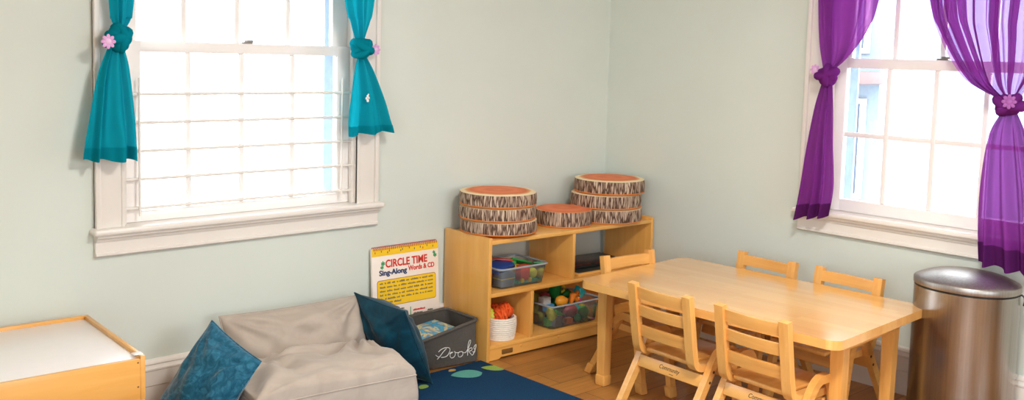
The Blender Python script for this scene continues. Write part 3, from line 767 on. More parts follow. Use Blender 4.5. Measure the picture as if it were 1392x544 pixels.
# upper bin
g = G().box(-.065, .065, -.05, .05, -.018, .018, .012)
toy('zip_pouch', 'blue fabric pouch lying on top in the upper shelf bin', g, M['t_navy'], .150, .125, .418, (.12, -.12, .2), 'pouch', parts=[('zip', G().box(-.06, .06, -.052, -.046, -.003, .003, .001), M['t_black'])])
toy('toy_strap', 'orange-red strap lying across the blue pouch in the upper bin', block(.11, .022, .008, .003), M['t_red'], .185, .15, .446, (0, .08, -.5), 'strap')
toy('building_board', 'green toy building board leaning at the back of the upper bin', block(.13, .09, .01, .003), M['t_dgreen'], .30, .175, .414, (-.35, .28, 0), 'toy board')
toy('toy_block', 'green toy block in the middle of the upper bin', block(.055, .045, .03), M['t_green'], .245, .155, .418, (0, 0, .4))
toy('toy_block', 'yellow toy block next to the green one in the upper bin', block(.05, .03, .02), M['t_yellow'], .246, .115, .408, (0, 0, .1))
rb = block(.062, .04, .075, .004)
toy('toy_wagon', 'red toy brick wagon with yellow wheels seen through the upper bin front', rb, M['t_brick'], .268, .085, .383, (0, 0, 0), 'toy wagon',
    parts=[('wheel', G().lathe([(0, -.004), (.011, -.004), (.011, .004), (0, .004)], 16, Matrix.Translation((x, -.024, -.034)) @ Matrix.Rotation(PI / 2, 4, 'X')), M['t_yellow']) for x in (-.024, .026)])
toy('building_board', 'dark teal toy building board flat on the floor of the upper bin', block(.13, .15, .012, .003), M['t_sea'], .29, .14, .338, (0, 0, 0), 'toy board')
toy('toy_crate', 'dark blue-grey toy crate at the left front of the upper bin', block(.085, .06, .07), M['t_grey'], .148, .085, .367, (0, 0, .05), 'toy crate',
    parts=[('band', G().box(-.0445, .0445, -.0315, .0315, .002, .006, .001), M['t_yellow'])])
toy('toy_block', 'maroon toy block low behind the crate in the upper bin', block(.1, .07, .05), M['t_maroon'], .15, .185, .358)
toy('toy_ball', 'yellow-green ball at the right end of the upper bin', ball(.024, .026, .026), M['t_lime'], .340, .095, .370)
toy('wire_loop', 'black wire loop sticking up at the back of the upper bin', G().tube([(.022 * math.cos(2 * PI * k / 20), .03 * math.cos(2 * PI * k / 20) * .5, .011 * math.sin(2 * PI * k / 20)) for k in range(20)], .002, 6, True), M['t_black'], .168, .215, .447, cat='wire')

# rope basket with yarn
rb = thing('rope_basket', 'small white coiled rope basket on the bottom shelf', 'basket', sp(.133, .088, .0785), STH)
g = G(); pr = []
for k in range(11):
    z = .004 + k * .0098; rr = .067 + .009 * math.sin(k / 10 * 2.2)
    for j in range(5):
        a = -PI / 2 + PI * j / 4; pr.append((rr + .005 * math.cos(a), z + .0049 * math.sin(a)))
top = pr[-1][1]
pr = [(0, .001), (.05, 0)] + pr + [(pr[-1][0] - .008, top), (pr[-1][0] - .011, top - .02), (.058, .012), (0, .01)]
g.lathe(pr, 40); g.obj('body', M['rope'], rb)
g = G(); g.tube([(.0748 * math.cos(a), .0748 * math.sin(a), .083 + .0025 * math.sin(9 * a)) for a in [(-.9 + .03 * k) for k in range(14)]], .0012, 5); g.obj('stitching', M['t_grey'], rb)
def yarn(label, s, d, z, r, seed):
    rnd = random.Random(seed); g = G(); pts = []
    for k in range(170):
        t = k / 170; a = t * 2 * PI * 9; b = t * 2 * PI * 2.3 + seed
        v = Vector((math.cos(a), math.sin(a), .35 * math.sin(b)))
        v = Matrix.Rotation(b * .8, 3, 'X') @ Matrix.Rotation(b * .5, 3, 'Y') @ v
        pts.append(v * r * (.9 + .1 * math.sin(5 * b)))
    g.tube(pts, r * .2, 6)
    g.lathe([(math.sin(PI * k / 8) * r * .86, -math.cos(PI * k / 8) * r * .86) for k in range(9)], 16)
    o = g.obj('yarn_ball', M['yarn'], ang=180); o.location = sp(s, d, z); tag(o, label, 'yarn')
yarn('orange yarn ball at the front left of the rope basket', .112, .062, .195, .034, 1)
yarn('orange yarn ball at the right of the rope basket, highest of the three', .168, .094, .204, .036, 2.5)
yarn('orange yarn ball at the back of the rope basket between the others', .134, .128, .204, .03, 4.2)
toy('toy_squash', 'yellow-green toy squash at the left edge of the rope basket', ball(.026, .05, .028), M['t_lime'], .083, .115, .200, (.3, 0, 0))
toy('toy_block', 'dark teal toy block deep in the rope basket', block(.06, .06, .06, .01), M['t_dgreen'], .130, .088, .130)

# puzzle boards in the upper right bay
def pboard(label, s, d, z, a, b, t, rz, mat, rim):
    o = thing('puzzle_board', label, 'puzzle', sp(s, d, z), STH + rz)
    g = G(); g.box(-a / 2, a / 2, -b / 2, b / 2, 0, t, .002); g.obj('tray', rim, o)
    g = G(); g.box(-a / 2 + .012, a / 2 - .012, -b / 2 + .012, b / 2 - .012, t, t + .002, .001); g.obj('picture', mat, o)
pboard('thin wooden puzzle with a dark green face at the front of the upper right bay', .80, .16, .3285, .40, .25, .012, .02, M['board_dark'], M['bx'])
pboard('black puzzle with red shapes lying on the green-faced one in the upper right bay', .84, .205, .3435, .38, .22, .014, -.04, M['board_black'], M['black'])

# ------------------------------------------------------------------ basket, books and songbook chart
bk = thing('fabric_basket', 'grey felt basket with white script lettering on the rug beside the shelf', 'basket', (0, 0, RUGZ))
base = [Vector((-1.492, -.262, 0)), Vector((-1.192, -.298, 0)), Vector((-1.192, -.075, 0)), Vector((-1.485, -.075, 0))]
rim = [Vector((-1.585, -.345, .166)), Vector((-1.192, -.292, .196)), Vector((-1.204, -.055, .2)), Vector((-1.53, -.06, .195))]
def quad_loop(P, r, n=5):
    out = []
    for i in range(4):
        p, a, b = P[i], P[i - 1], P[(i + 1) % 4]
        u, w = (a - p).normalized() * r, (b - p).normalized() * r
        for k in range(n + 1):
            t = k / n; out.append((p + u) * (1 - t) ** 2 + p * 2 * t * (1 - t) + (p + w) * t * t)
    return out
def bulge(P, k): 
    c = sum(P, Vector()) / 4
    return [c + (p - c) * k for p in P]
levels = []
NV = 8
for j in range(NV + 1):
    t = j / NV
    P = [base[i].lerp(rim[i], t) for i in range(4)]
    levels.append(quad_loop(bulge(P, 1 + .012 * math.sin(PI * t * 2)), .03))
def subdiv(loop, m=4):
    out = []
    for i, p in enumerate(loop):
        q = loop[(i + 1) % len(loop)]
        kk = m if (q - p).length > .05 else 1
        for k in range(kk): out.append(p.lerp(q, k / kk))
    return out
g = G(); rings = []
for j, lp in enumerate(levels):
    lp = subdiv(lp, 8)
    rings.append([g.bm.verts.new(p + Vector((0, .006 * noise.noise(p * 14 + Vector((3, 1, 2))), 0)) + Vector((.005 * noise.noise(p * 13), 0, 0))) for p in lp])
n = len(rings[0])
for a, b in zip(rings, rings[1:]):
    for k in range(n): g.face((a[k], a[(k + 1) % n], b[(k + 1) % n], b[k]))
g.face(rings[0][::-1]); g.obj('shell', M['felt'], bk, ang=60)
g = G(); rings = []
for j, lp in enumerate(levels):
    lp = subdiv(lp, 8); c = sum(lp, Vector()) / len(lp)
    rings.append([g.bm.verts.new(c + (p - c) * .965 + Vector((0, 0, .004 if j == 0 else 0)) + Vector((.006 * noise.noise(p * 11), .006 * noise.noise(p * 12 + Vector((5, 0, 0))), 0))) for p in lp])
for a, b in zip(rings, rings[1:]):
    for k in range(n): g.face((a[k], a[(k + 1) % n], b[(k + 1) % n], b[k]))
g.face(rings[0]); g.obj('lining', M['felt_in'], bk, ang=60)
c = sum(rim, Vector()) / 4
g = G(); g.tube([c + (p - c) * .985 for p in subdiv(quad_loop(rim, .03), 6)], .008, 8, True); g.obj('rolled_rim', M['felt'], bk)
# script lettering, strokes in the plane of the front panel
def fp(u, v, off=.006):
    p = base[0].lerp(base[1], u).lerp(rim[0].lerp(rim[1], u), v)
    nrm = (base[1] - base[0]).cross(rim[0] - base[0]).normalized()
    if nrm.y > 0: nrm = -nrm
    return p + nrm * off
def px_uv(x, y):            # lettering laid out on a drawing of the panel
    X, Y = 555 + x / 4.945, 405 + y / 4.945
    bt = 506 - .195 * (X - 575); tp = 461.5 - .30 * (X - 567)
    u = (X - 571) / 81; return u, (bt - Y) / (bt - tp)
strokes = [
    [(172, 374), (182, 386), (190, 388)], [(178, 408), (200, 385), (226, 352), (247, 331)],
    [(192, 352), (212, 335), (240, 325), (264, 328), (270, 345), (258, 372), (244, 388), (228, 394), (206, 396)],
    [(266, 372), (276, 362), (288, 362), (272, 370), (268, 388), (276, 402), (292, 398), (304, 382), (304, 364), (298, 356), (312, 366), (326, 366)],
    [(348, 360), (334, 362), (324, 376), (328, 394), (342, 396), (356, 384), (358, 368), (350, 358), (362, 366), (374, 368), (386, 358)],
    [(386, 358), (406, 320), (416, 290), (408, 284), (398, 310), (394, 345), (392, 388)], [(394, 358), (408, 340), (424, 336), (422, 352), (402, 360), (414, 374), (424, 386), (434, 378)],
    [(434, 378), (446, 352), (456, 318), (448, 318), (438, 336), (446, 350), (442, 364), (428, 362)]]
for i, st in enumerate(strokes):
    q = smooth_poly([Vector(p) for p in st], 6)
    g = G(); g.tube([fp(*px_uv(p.x, p.y)) for p in q], .0017, 6); g.obj('script_stroke', M['thread'], bk)

def book(label, loc, rot, a, b, t, cov):
    o = thing('picture_book', label, 'book', loc); o.rotation_euler = rot
    g = G(); g.box(-a / 2 + .003, a / 2 - .003, -b / 2 + .003, b / 2 - .003, .001, t - .001); g.obj('pages', M['paper'], o)
    g = G(); g.box(-a / 2, a / 2, -b / 2, b / 2, t - .0015, t); g.box(-a / 2, a / 2, -b / 2, b / 2, 0, .0015); g.box(-a / 2 - .001, -a / 2 + .001, -b / 2, b / 2, 0, t); g.obj('cover', cov, o)
book('picture book with a blue and teal cover on top in the grey basket', (-1.405, -.175, .146), (.06, -.05, .12), .27, .18, .01, M['cover1'])
book('picture book with an orange cover just under the blue one in the basket', (-1.415, -.2, .126), (.06, -.05, -.02), .26, .17, .012, M['cover2'])
book('picture book with a green cover at the right in the grey basket', (-1.365, -.18, .104), (.03, -.1, .25), .23, .15, .01, M['cover3'])
for k, (lb, z) in enumerate((('thick grey-paged book at the bottom of the grey basket', .012), ('second book from the bottom of the grey basket', .045))):
    book(lb, (-1.37, -.18, RUGZ + z), (0, 0, .05 * k), .22, .15, .03, M['cover3'])

sb = thing('songbook_chart', 'tall spiral-topped song chart book leaning on the wall behind the grey basket', 'book', (-1.417, -.045, RUGZ))
BW, BH = .386, .530
lean = math.atan2(.036, BH); sb.rotation_euler = (-lean, 0, 0)
g = G(); g.box(-BW / 2, BW / 2, 0, .014, 0, BH, .002); g.obj('page_block', M['paper'], sb)
g = G(); g.box(-BW / 2 + .001, BW / 2 - .001, -.001, .0002, BH - .036, BH - .001); g.obj('yellow_band', M['yellow'], sb)
for k in range(34):
    x = -BW / 2 + .012 + k * (BW - .024) / 33
    g = G(); g.tube([(x, .007 + .011 * math.cos(2 * PI * j / 12), BH - .002 + .009 * math.sin(2 * PI * j / 12)) for j in range(12)], .0018, 5, True); g.obj('spiral_loop', M['red_spiral'], sb)
FM = lambda x, z: Matrix.Translation((x, -.0012, z)) @ Matrix.Rotation(PI / 2, 4, 'X')
text_mesh('title_lettering', 'CIRCLE TIME', .05, M['red_ink'], sb, FM(-BW / 2 + .074, BH - .092), .0013, width=.242)
text_mesh('title_lettering', 'Sing-Along', .034, M['navy_ink'], sb, FM(-BW / 2 + .038, BH - .127), .0012, width=.158)
text_mesh('title_lettering', 'Words & CD', .033, M['red_ink'], sb, FM(-BW / 2 + .205, BH - .122), .0008, width=.155)
def rrect(x0, x1, z0, z1, r, n=6):
    pts = []
    for cx, cz, a0 in ((x1 - r, z1 - r, 0), (x0 + r, z1 - r, 90), (x0 + r, z0 + r, 180), (x1 - r, z0 + r, 270)):
        for k in range(n + 1):
            t = math.radians(a0 + 90 * k / n); pts.append((cx + r * math.cos(t), cz + r * math.sin(t)))
    return pts
bx0, bx1, bz0, bz1 = -BW / 2 + .028, BW / 2 - .022, BH - .272, BH - .152
g = G(); g.prism(rrect(bx0 - .0025, bx1 + .0025, bz0 - .0025, bz1 + .0025, .012), -.0008, .0002, lambda a, b, k: (a, k, b)); g.obj('box_outline', M['brown_ln'], sb)
g = G(); g.prism(rrect(bx0, bx1, bz0, bz1, .011), -.0014, 0, lambda a, b, k: (a, k, b)); g.obj('yellow_box', M['yellow'], sb)
rnd = random.Random(3)
for r in range(6):
    z = bz1 - .017 - r * .0182; x = bx0 + .012; xe = bx1 - .014 if r < 5 else bx0 + .13
    g = G()
    while x < xe:
        w = min(rnd.choice((.008, .02, .032, .045)), xe - x); xx = x
        while xx < x + w - .002:            # letters too small to read: short strokes
            hh = rnd.choice((.0062, .0062, .0062, .0088)); g.box(xx, xx + .0034, -.0019, -.0013, z, z + hh); xx += .0046
        x += w + .007
    o = g.obj('small_print', M['grey_ink'], sb); o['kind'] = 'stuff'
for (x0, x1, z, m_) in ((-.07, -.03, BH - .318, 'red_ink'), (.035, .105, BH - .318, 'red_ink'), (.035, .09, BH - .335, 'grey_ink'), (.12, .15, BH - .33, 'grey_ink'), (-.05, -.03, BH - .335, 'grey_ink'), (-.06, -.02, BH - .300, 'grey_ink')):
    g = G(); xx = x0
    while xx < x1: g.box(xx, xx + .004, -.0016, .0002, z, z + rnd.choice((.006, .008))); xx += .0055
    o = g.obj('small_print', M[m_], sb); o['kind'] = 'stuff'
g = G(); g.box(.018, .022, -.0014, .0002, BH - .36, BH - .296); g.obj('green_rule', M['green_ink'], sb)
for cx, cz, s_ in ((-.132, BH - .072, 1), (-.138, BH - .09, .8), (.172, BH - .066, .9), (.166, BH - .052, .7)):
    g = G()
    for a in (0.4, 1.6, 2.7):
        pts = [(cx + .013 * s_ * math.cos(t) * math.cos(a) - .004 * s_ * math.sin(t) * math.sin(a), cz + .013 * s_ * math.cos(t) * math.sin(a) + .004 * s_ * math.sin(t) * math.cos(a)) for t in [2 * PI * k / 10 for k in range(10)]]
        g.prism(pts, -.0012 - a * .0001, .0002, lambda p, q, k: (p, k, q))
    g.obj('printed_sprig', M['green_ink'], sb)
for k, (x, z) in enumerate(((-.175, -.018), (-.14, -.014), (-.105, -.021), (-.095, -.014), (-.03, -.02), (-.02, -.015), (.02, -.012), (.05, -.02), (.085, -.016), (.1, -.022), (.125, -.013), (.16, -.02))):
    g = G(); g.box(x - .002, x + .002, -.0018, -.0008, BH + z - .005, BH + z + .004); g.obj('band_mark', M[('red_ink', 'grey_ink', 'grey_ink')[k % 3]], sb)

# ------------------------------------------------------------------ soft seating
def pillow(name, w, h, t, mat, M4, seed, wr=.006, pinch=.05, p=.45, n=44, folds=(), piping=None, parent=None):
    g = G()
    def side(sgn):
        def f(a, b):
            u, v = 2 * a - 1, 2 * b - 1
            u = math.copysign(1 - (1 - abs(u)) ** 1.35, u); v = math.copysign(1 - (1 - abs(v)) ** 1.35, v)
            x = w / 2 * u * (1 - pinch * (1 - v * v)); y = h / 2 * v * (1 - pinch * (1 - u * u))
            e = max(0, (1 - u * u) * (1 - v * v)); th = t / 2 * e ** p
            k = min(1, e * 4) * min(1, e * 4)
            fold = 0
            for cu, cv, am in folds:                # creases running in from a corner
                d = Vector((u - cu, v - cv)); ang = math.atan2(d.y, d.x); rr = d.length
                fold += am * math.sin(ang * 13 + 2 * noise.noise((u * 2, v * 2, seed))) * math.exp(-rr * 1.3) * min(1, rr * 3)
            wn = wr * (noise.noise((u * 2.2, v * 2.2, seed + sgn)) + .5 * noise.noise((u * 5, v * 5, seed + sgn * 2)))
            return Vector((x, y, sgn * th + (wn + fold) * min(1, e * 3)))
        return f
    g.grid(side(1), n, n); g.grid(side(-1), n, n)
    bmesh.ops.remove_doubles(g.bm, verts=g.bm.verts, dist=1e-4)
    o = g.obj(name, mat, parent, ang=180)
    o.matrix_world = M4
    if piping:
        pts = []
        for k in range(4 * 24):
            s_, q = divmod(k, 24); q = 2 * q / 24 - 1
            u, v = ((q, -1), (1, q), (-q, 1), (-1, -q))[s_]
            pts.append((w / 2 * u * (1 - pinch * (1 - v * v)), h / 2 * v * (1 - pinch * (1 - u * u)), 0))
        gg = G(); gg.tube(pts, .0032, 6, True); gg.obj('seam', piping, o)
    return o
def frame4(c, ex, ey):
    ex, ey = Vector(ex).normalized(), Vector(ey); ey = (ey - ex * ey.dot(ex)).normalized(); ez = ex.cross(ey); c = Vector(c)
    return Matrix(((ex.x, ey.x, ez.x, c.x), (ex.y, ey.y, ez.y, c.y), (ex.z, ey.z, ez.z, c.z), (0, 0, 0, 1)))
# right teal pillow: corners A top back, B top front, D bottom front
Ap, Bp, Dp = Vector((-1.776, -.11, .383)), Vector((-1.752, -.45, .368)), Vector((-1.575, -.45, .014))
o = pillow('throw_pillow', (Bp - Ap).length, (Dp - Bp).length,   .19, M['teal_vel_shade'], frame4((Ap + Dp) / 2, Bp - Ap, Bp - Dp), 3.3, .008, .04, .62, folds=((1, 1, .014), (-1, 1, .014), (1, -1, .01)), piping=M['teal_vel_shade'])
tag(o, 'teal throw pillow, shade in its colour, wedged between the beige seat and the grey basket', 'pillow')
Tp, Rp = Vector((-2.519, -.287, .420)), Vector((-2.461, -.56, .321)); e2 = Vector((-.50, .18, -.847)).normalized() * .385
o = pillow('throw_pillow', (Rp - Tp).length, .385, .15, M['teal_vel'], frame4((Tp + Rp + e2) / 2, Rp - Tp, -e2), 8.1, .010, .04, .5, folds=((1, 1, .014), (-1, 1, .010)), piping=M['teal_vel'])
tag(o, 'crushed teal throw pillow leaning on the left end of the beige seat', 'pillow')
# back cushion
wdt, hgt = .655, .40
bl, tl = Vector((-2.08, -.255, .02)), Vector((-2.08, -.115, .372))
Mb = frame4((bl + tl) / 2, (1, -.012, -.012), tl - bl)
o = pillow('back_cushion', wdt, (tl - bl).length, .23, M['beige'], Mb, 5.2, .012, .045, .5, 56, folds=((-1, -1, .045), (1, -1, .05), (-1, 1, .026), (1, 1, .022)), piping=M['beige'])
tag(o, 'beige microsuede back cushion leaning against the wall behind the seat cushion', 'cushion')
# seat cushion: boxed, puffed top
sc = thing('seat_cushion', 'beige microsuede boxed seat cushion on the navy rug', 'cushion', (-2.177, -.485, RUGZ), math.radians(-5.5))
SW, SDp, SHt = .655, .38, .178
g = G()
def stop(a, b):
    u, v = 2 * a - 1, 2 * b - 1
    e = (1 - u ** 4) * (1 - v ** 4)
    puff = .062 * max(0, (1 - u ** 4) * (1 - v ** 4)) ** .36 + .012 * (1 - u * u) * (1 - v * v)
    cr = 0
    for cu, cv, am, fq in ((.75, .95, .03, 11), (-.9, 1, .026, 9), (-.4, .4, .016, 6), (1, -1, .02, 9), (-1, -1, .018, 9)):
        d = Vector((u - cu, (v - cv) * .8)); cr += am * math.sin(math.atan2(d.y, d.x) * fq + 2.4 * noise.noise((u * 1.6, v * 1.6, 2))) * math.exp(-d.length * 1.25) * min(1, d.length * 3)
    wn = .014 * noise.noise((u * 1.7, v * 1.5, 9)) + .006 * noise.noise((u * 4.5, v * 4, 3))
    q = min(1, 6 * max(0, 1 - max(abs(u), abs(v)))); bl_ = 1 + .022 * math.sin(PI * min(1, q * 1.2))
    kx = (1 - .02 * (1 - v * v)) * bl_; ky = (1 - .03 * (1 - u * u)) * bl_
    u_ = math.copysign(1 - (1 - abs(u)) ** 1.25, u); v_ = math.copysign(1 - (1 - abs(v)) ** 1.25, v)
    return Vector((SW / 2 * u_ * kx, SDp / 2 * v_ * ky, SHt + puff + (cr + wn) * min(1, e * 2.5)))
g.grid(stop, 64, 52); g.obj('top_panel', M['beige'], sc, ang=180)
def edge_pts(m=40):
    out = []
    for k in range(4 * m):
        s_, q = divmod(k, m); q = 2 * q / m - 1
        u, v = ((q, -1), (1, q), (-q, 1), (-1, -q))[s_]
        out.append((SW / 2 * u * (1 - .02 * (1 - v * v)), SDp / 2 * v * (1 - .03 * (1 - u * u))))
    return out
ep = edge_pts(); g = G(); rings = []
for j in range(9):
    t = j / 8; k = 1 + .03 * math.sin(PI * t)
    rings.append([g.bm.verts.new((x * k + .006 * noise.noise((x * 9, y * 9, t * 3)) * math.sin(PI * t), y * k + .008 * noise.noise((x * 7, y * 9, t * 3 + 5)) * math.sin(PI * t), SHt * t)) for x, y in ep])
n = len(ep)
for a, b in zip(rings, rings[1:]):
    for k in range(n): g.face((a[k], a[(k + 1) % n], b[(k + 1) % n], b[k]))
g.face(rings[0][::-1]); g.obj('side_band', M['beige'], sc, ang=180)
g = G(); g.tube([(x * 1.003, y * 1.003, SHt) for x, y in ep], .003, 8, True); g.obj('piping', M['beige'], sc)

# ------------------------------------------------------------------ light table at the left
lt = thing('light_table', 'low birch light table with a white top against the left wall', 'light table', (-2.897, -.336, 0), math.radians(-2.3))
TW, TD, TZ = .9, .60, .447
g = G(); g.box(-TW + .012, -.014, -TD / 2 + .012, TD / 2 - .014, TZ - .03, TZ - .012, .002); g.obj('white_top', M['white_lam'], lt)
g = G(); g.box(-TW, 0, TD / 2 - .016, TD / 2, TZ - .12, TZ, .002); g.obj('back_rail', M['bx'], lt)
g = G(); g.box(-.016, 0, -TD / 2 + .002, TD / 2 - .016, TZ - .145, TZ, .002); g.obj('side_rail', M['bx'], lt)
g = G(); g.box(-TW, -TW + .016, -TD / 2 + .002, TD / 2 - .016, TZ - .145, TZ, .002); g.obj('side_rail', M['bx'], lt)
g = G(); g.box(-TW + .016, -.0165, -TD / 2, -TD / 2 + .016, TZ - .145, TZ - .008, .002); g.obj('front_panel', M['bx'], lt)
g = G(); g.box(-TW + .03, -.03, -TD / 2 + .03, TD / 2 - .03, TZ - .14, TZ - .125, .002); g.obj('bottom_panel', M['bx'], lt)
for x0 in (-.034, -TW + .004):
    for y0 in (-TD / 2 + .004, TD / 2 - .036):
        g = G(); g.box(x0, x0 + .03, y0, y0 + .03, 0, TZ - .141, .002); g.obj('leg', M['bz'], lt)
for z in (-.02, -.1):
    g = G(); g.lathe([(0, 0), (.003, 0), (.002, .001), (0, .0015)], 10, Matrix.Translation((-.024, -TD / 2, TZ + z)) @ Matrix.Rotation(PI / 2, 4, 'X')); g.obj('screw', M['plate'], lt)
g = G(); g.box(-.03, .0005, -TD / 2 + .02, -TD / 2 + .05, TZ - .0005, TZ + .0012, .0004); g.obj('peeled_edging', M['white_lam'], lt)

# ------------------------------------------------------------------ table
tb = thing('table', 'low rectangular maple table with five small chairs around it', 'table', (-.69, -1.418, 0), math.radians(2.2))
tx, ty, TZt = .3875, .600, .485
g = G(); g.prism(rrect(-tx, tx, -ty, ty, .05, 8), TZt - .034, TZt, lambda a, b, k: (a, b, k)); g.bevel_all(.004, 2); g.obj('tabletop', M['table'], tb)
for sx in (-1, 1):
    g = G(); g.box(sx * (tx - .135) - .010, sx * (tx - .135) + .010, -ty + .085, ty - .085, TZt - .072, TZt - .034, .003); g.obj('apron', M['my'], tb)
for sy in (-1, 1):
    g = G(); g.box(-tx + .165, tx - .165, sy * (ty - .055) - .010, sy * (ty - .055) + .010, TZt - .072, TZt - .034, .003); g.obj('apron', M['mx'], tb)
for sx in (-1, 1):
    for sy in (-1, 1):
        cx, cy = sx * (tx - .135), sy * (ty - (.05 if sy > 0 else (.055 if sx < 0 else .095)))
        g = G(); a = .021
        lo = [(cx + i * a, cy + j * a) for i, j in ((-1, -1), (1, -1), (1, 1), (-1, 1))]
        hi = [(cx + i * (a + .004), cy + j * (a + .004)) for i, j in ((-1, -1), (1, -1), (1, 1), (-1, 1))]
        A_ = [g.bm.verts.new((x, y, .04)) for x, y in lo]; B_ = [g.bm.verts.new((x, y, TZt - .034)) for x, y in hi]
        g.face(A_[::-1]); g.face(B_)
        for k in range(4): g.face((A_[k], A_[(k + 1) % 4], B_[(k + 1) % 4], B_[k]))
        g.bevel_all(.004); lg = g.obj('leg', M['mz'], tb)
        g = G(); b = a + .005; g.box(cx - b, cx + b, cy - b, cy + b, 0, .048, .006); g.obj('foot_cap', M['mz'], lg)

# ------------------------------------------------------------------ chairs
def arc(cx, cz, r, a0, a1, n=8): return [(cx + r * math.cos(math.radians(a0 + (a1 - a0) * k / n)), cz + r * math.sin(math.radians(a0 + (a1 - a0) * k / n))) for k in range(n + 1)]
def bezier(p, n=10):
    p = [Vector(q) for q in p]; out = []
    for k in range(n + 1):
        t = k / n; out.append(p[0] * (1 - t) ** 2 + p[1] * 2 * t * (1 - t) + p[2] * t * t)
    return [tuple(q) for q in out]
def chair(label):
    c = thing('chair', label, 'chair', (0, 0, 0), 0, 'small maple chairs around the table')
    for s in (-1, 1):
        # back post bent forward into the seat rail
        path = [(.0, .547), (.014, .46), (.032, .35)] + bezier([(.043, .295), (.05, .257), (.095, .255)], 8) + [(.2, .255), (.315, .255)]
        g = G(); y0, y1 = sorted((s * .122, s * .161)); g.strip(path, .028, y0, y1); g.bevel_all(.004, 2, .9); g.obj('back_post', M['mz'], c)
        # bent leg frame: rear leg, arch, front leg
        pth = [(-.030, .012), (.095, .215)] + bezier([(.110, .242), (.145, .316), (.19, .316)], 10) + bezier([(.218, .316), (.254, .312), (.264, .255)], 8) + [(.302, .012)]
        g = G(); y0, y1 = sorted((s * .163, s * .190)); g.strip(pth, .032, y0, y1); g.bevel_all(.004, 2, .9); lf = g.obj('leg_frame', M['mx'], c)
        for x, tl in ((-.034, .5), (.298, -.22)):
            g = G(); yc = s * .1765
            g.box(-.022, .022, yc - .0185, yc + .0185, 0, .05, .006, Matrix.Translation((x - .004 * (1 if x < .1 else -1), 0, 0)) @ Matrix.Shear('XY', 4, (tl, 0))); g.obj('foot_cap', M['mz'], lf)
        for x, z in ((.096, .205), (.117, .243)):
            g = G(); g.lathe([(0, 0), (.006, 0), (.005, .0015), (0, .002)], 12, Matrix.Translation((x, s * .190, z)) @ Matrix.Rotation(-s * PI / 2, 4, 'X')); g.obj('bolt', M['dark_ink'], lf)
    for z, h_ in ((.487, .046), (.413, .045), (.327, .047)):
        x = .008 + (.515 - z) * .17
        g = G()
        def f(u, v, x=x, z=z, h_=h_):
            a = 2 * PI * v; y = (2 * u - 1) * .128
            ex, ez = .0075 * max(-1, min(1, 1.6 * math.cos(a))), h_ / 2 * max(-1, min(1, 1.25 * math.sin(a)))
            return Vector((x - .012 * (1 - (2 * u - 1) ** 2) + ex - ez * .148, y, z + h_ / 2 + ez))
        V = g.grid(f, 16, 20); 
        bmesh.ops.remove_doubles(g.bm, verts=g.bm.verts, dist=1e-5)
        g.obj('back_slat', M['my'], c, ang=50)
    g = G(); g.box(.06, .335, -.113, .113, .259, .277, .007, seg=3); g.obj('seat', M['mx'], c)
    g = G(); g.box(-.009, .009, -.163, .163, -.025, .025, .004, Matrix.Translation((.082, 0, .206)) @ Matrix.Rotation(.3, 4, 'Y')); ap = g.obj('rear_apron', M['my'], c)
    tm = Matrix.Translation((.082, 0, .206)) @ Matrix.Rotation(.3, 4, 'Y') @ Matrix.Translation((-.0092, .052, -.004)) @ Matrix(((0, 0, -1, 0), (-1, 0, 0, 0), (0, 1, 0, 0), (0, 0, 0, 1)))
    text_mesh('maker_stamp', 'Community', .024, M['dark_ink'], ap, tm, .0002, .0003, shear=.25, width=.105)
    g = G(); g.box(-.0005, .0005, -.028, -.006, -.016, -.014, 0, Matrix.Translation((.082, 0, .206)) @ Matrix.Rotation(.3, 4, 'Y') @ Matrix.Translation((-.0092, 0, 0))); g.obj('maker_stamp', M['dark_ink'], ap)
    g = G(); g.box(-.009, .009, -.163, .163, -.022, .022, .004, Matrix.Translation((.242, 0, .21)) @ Matrix.Rotation(-.25, 4, 'Y')); g.obj('front_apron', M['my'], c)
    return c
c0 = chair('maple chair with its back to the camera, nearest to the cubby shelf')
def place(o, x, y, deg, lab=None):
    o.location = (x, y, 0); o.rotation_euler = (0, 0, math.radians(deg))
    if lab: o['label'] = lab
place(c0, -1.155, -1.326, -3)
place(copy_tree(c0), -1.160, -1.751, -3, 'maple chair with its back to the camera, second from the cubby shelf')
place(copy_tree(c0), -.233, -1.218, 176, 'maple chair behind the table against the right wall, farther from the trash can')
place(copy_tree(c0), -.226, -1.622, 177, 'maple chair behind the table against the right wall, nearer to the trash can')
place(copy_tree(c0), -.712, -.777, -95.5, 'maple chair at the table end directly in front of the cubby shelf')

# ------------------------------------------------------------------ trash can
tc = thing('trash_can', 'brushed stainless steel trash can with a domed lid beside the right wall', 'trash can', (-.206, -2.110, 0), 0)
def dshape(k, n, rx, ry, e=2.15):
    a = 2 * PI * k / n; c_, s_ = math.cos(a), math.sin(a)
    return (rx * math.copysign(abs(c_) ** (2 / e), c_), ry * math.copysign(abs(s_) ** (2 / e), s_))
def dloft(g, levels, n=72):
    rings = [[g.bm.verts.new((*[v for v in dshape(k, n, rx, ry)], z)) for k in range(n)] for rx, ry, z in levels]
    for a, b in zip(rings, rings[1:]):
        for k in range(n): g.face((a[k], a[(k + 1) % n], b[(k + 1) % n], b[k]))
    g.face(rings[0][::-1]); g.face(rings[-1])
RXc, RYc = .173, .194
g = G(); dloft(g, [(RXc, RYc, .022), (RXc, RYc, .572)]); g.obj('body', M['steel'], tc, ang=30)
g = G(); dloft(g, [(RXc - .006, RYc - .006, 0), (RXc - .006, RYc - .006, .0225)]); g.obj('base', M['black'], tc, ang=30)
g = G(); dloft(g, [(RXc - .004, RYc - .004, .572), (RXc - .004, RYc - .004, .580)]); g.obj('gasket', M['black'], tc, ang=30)
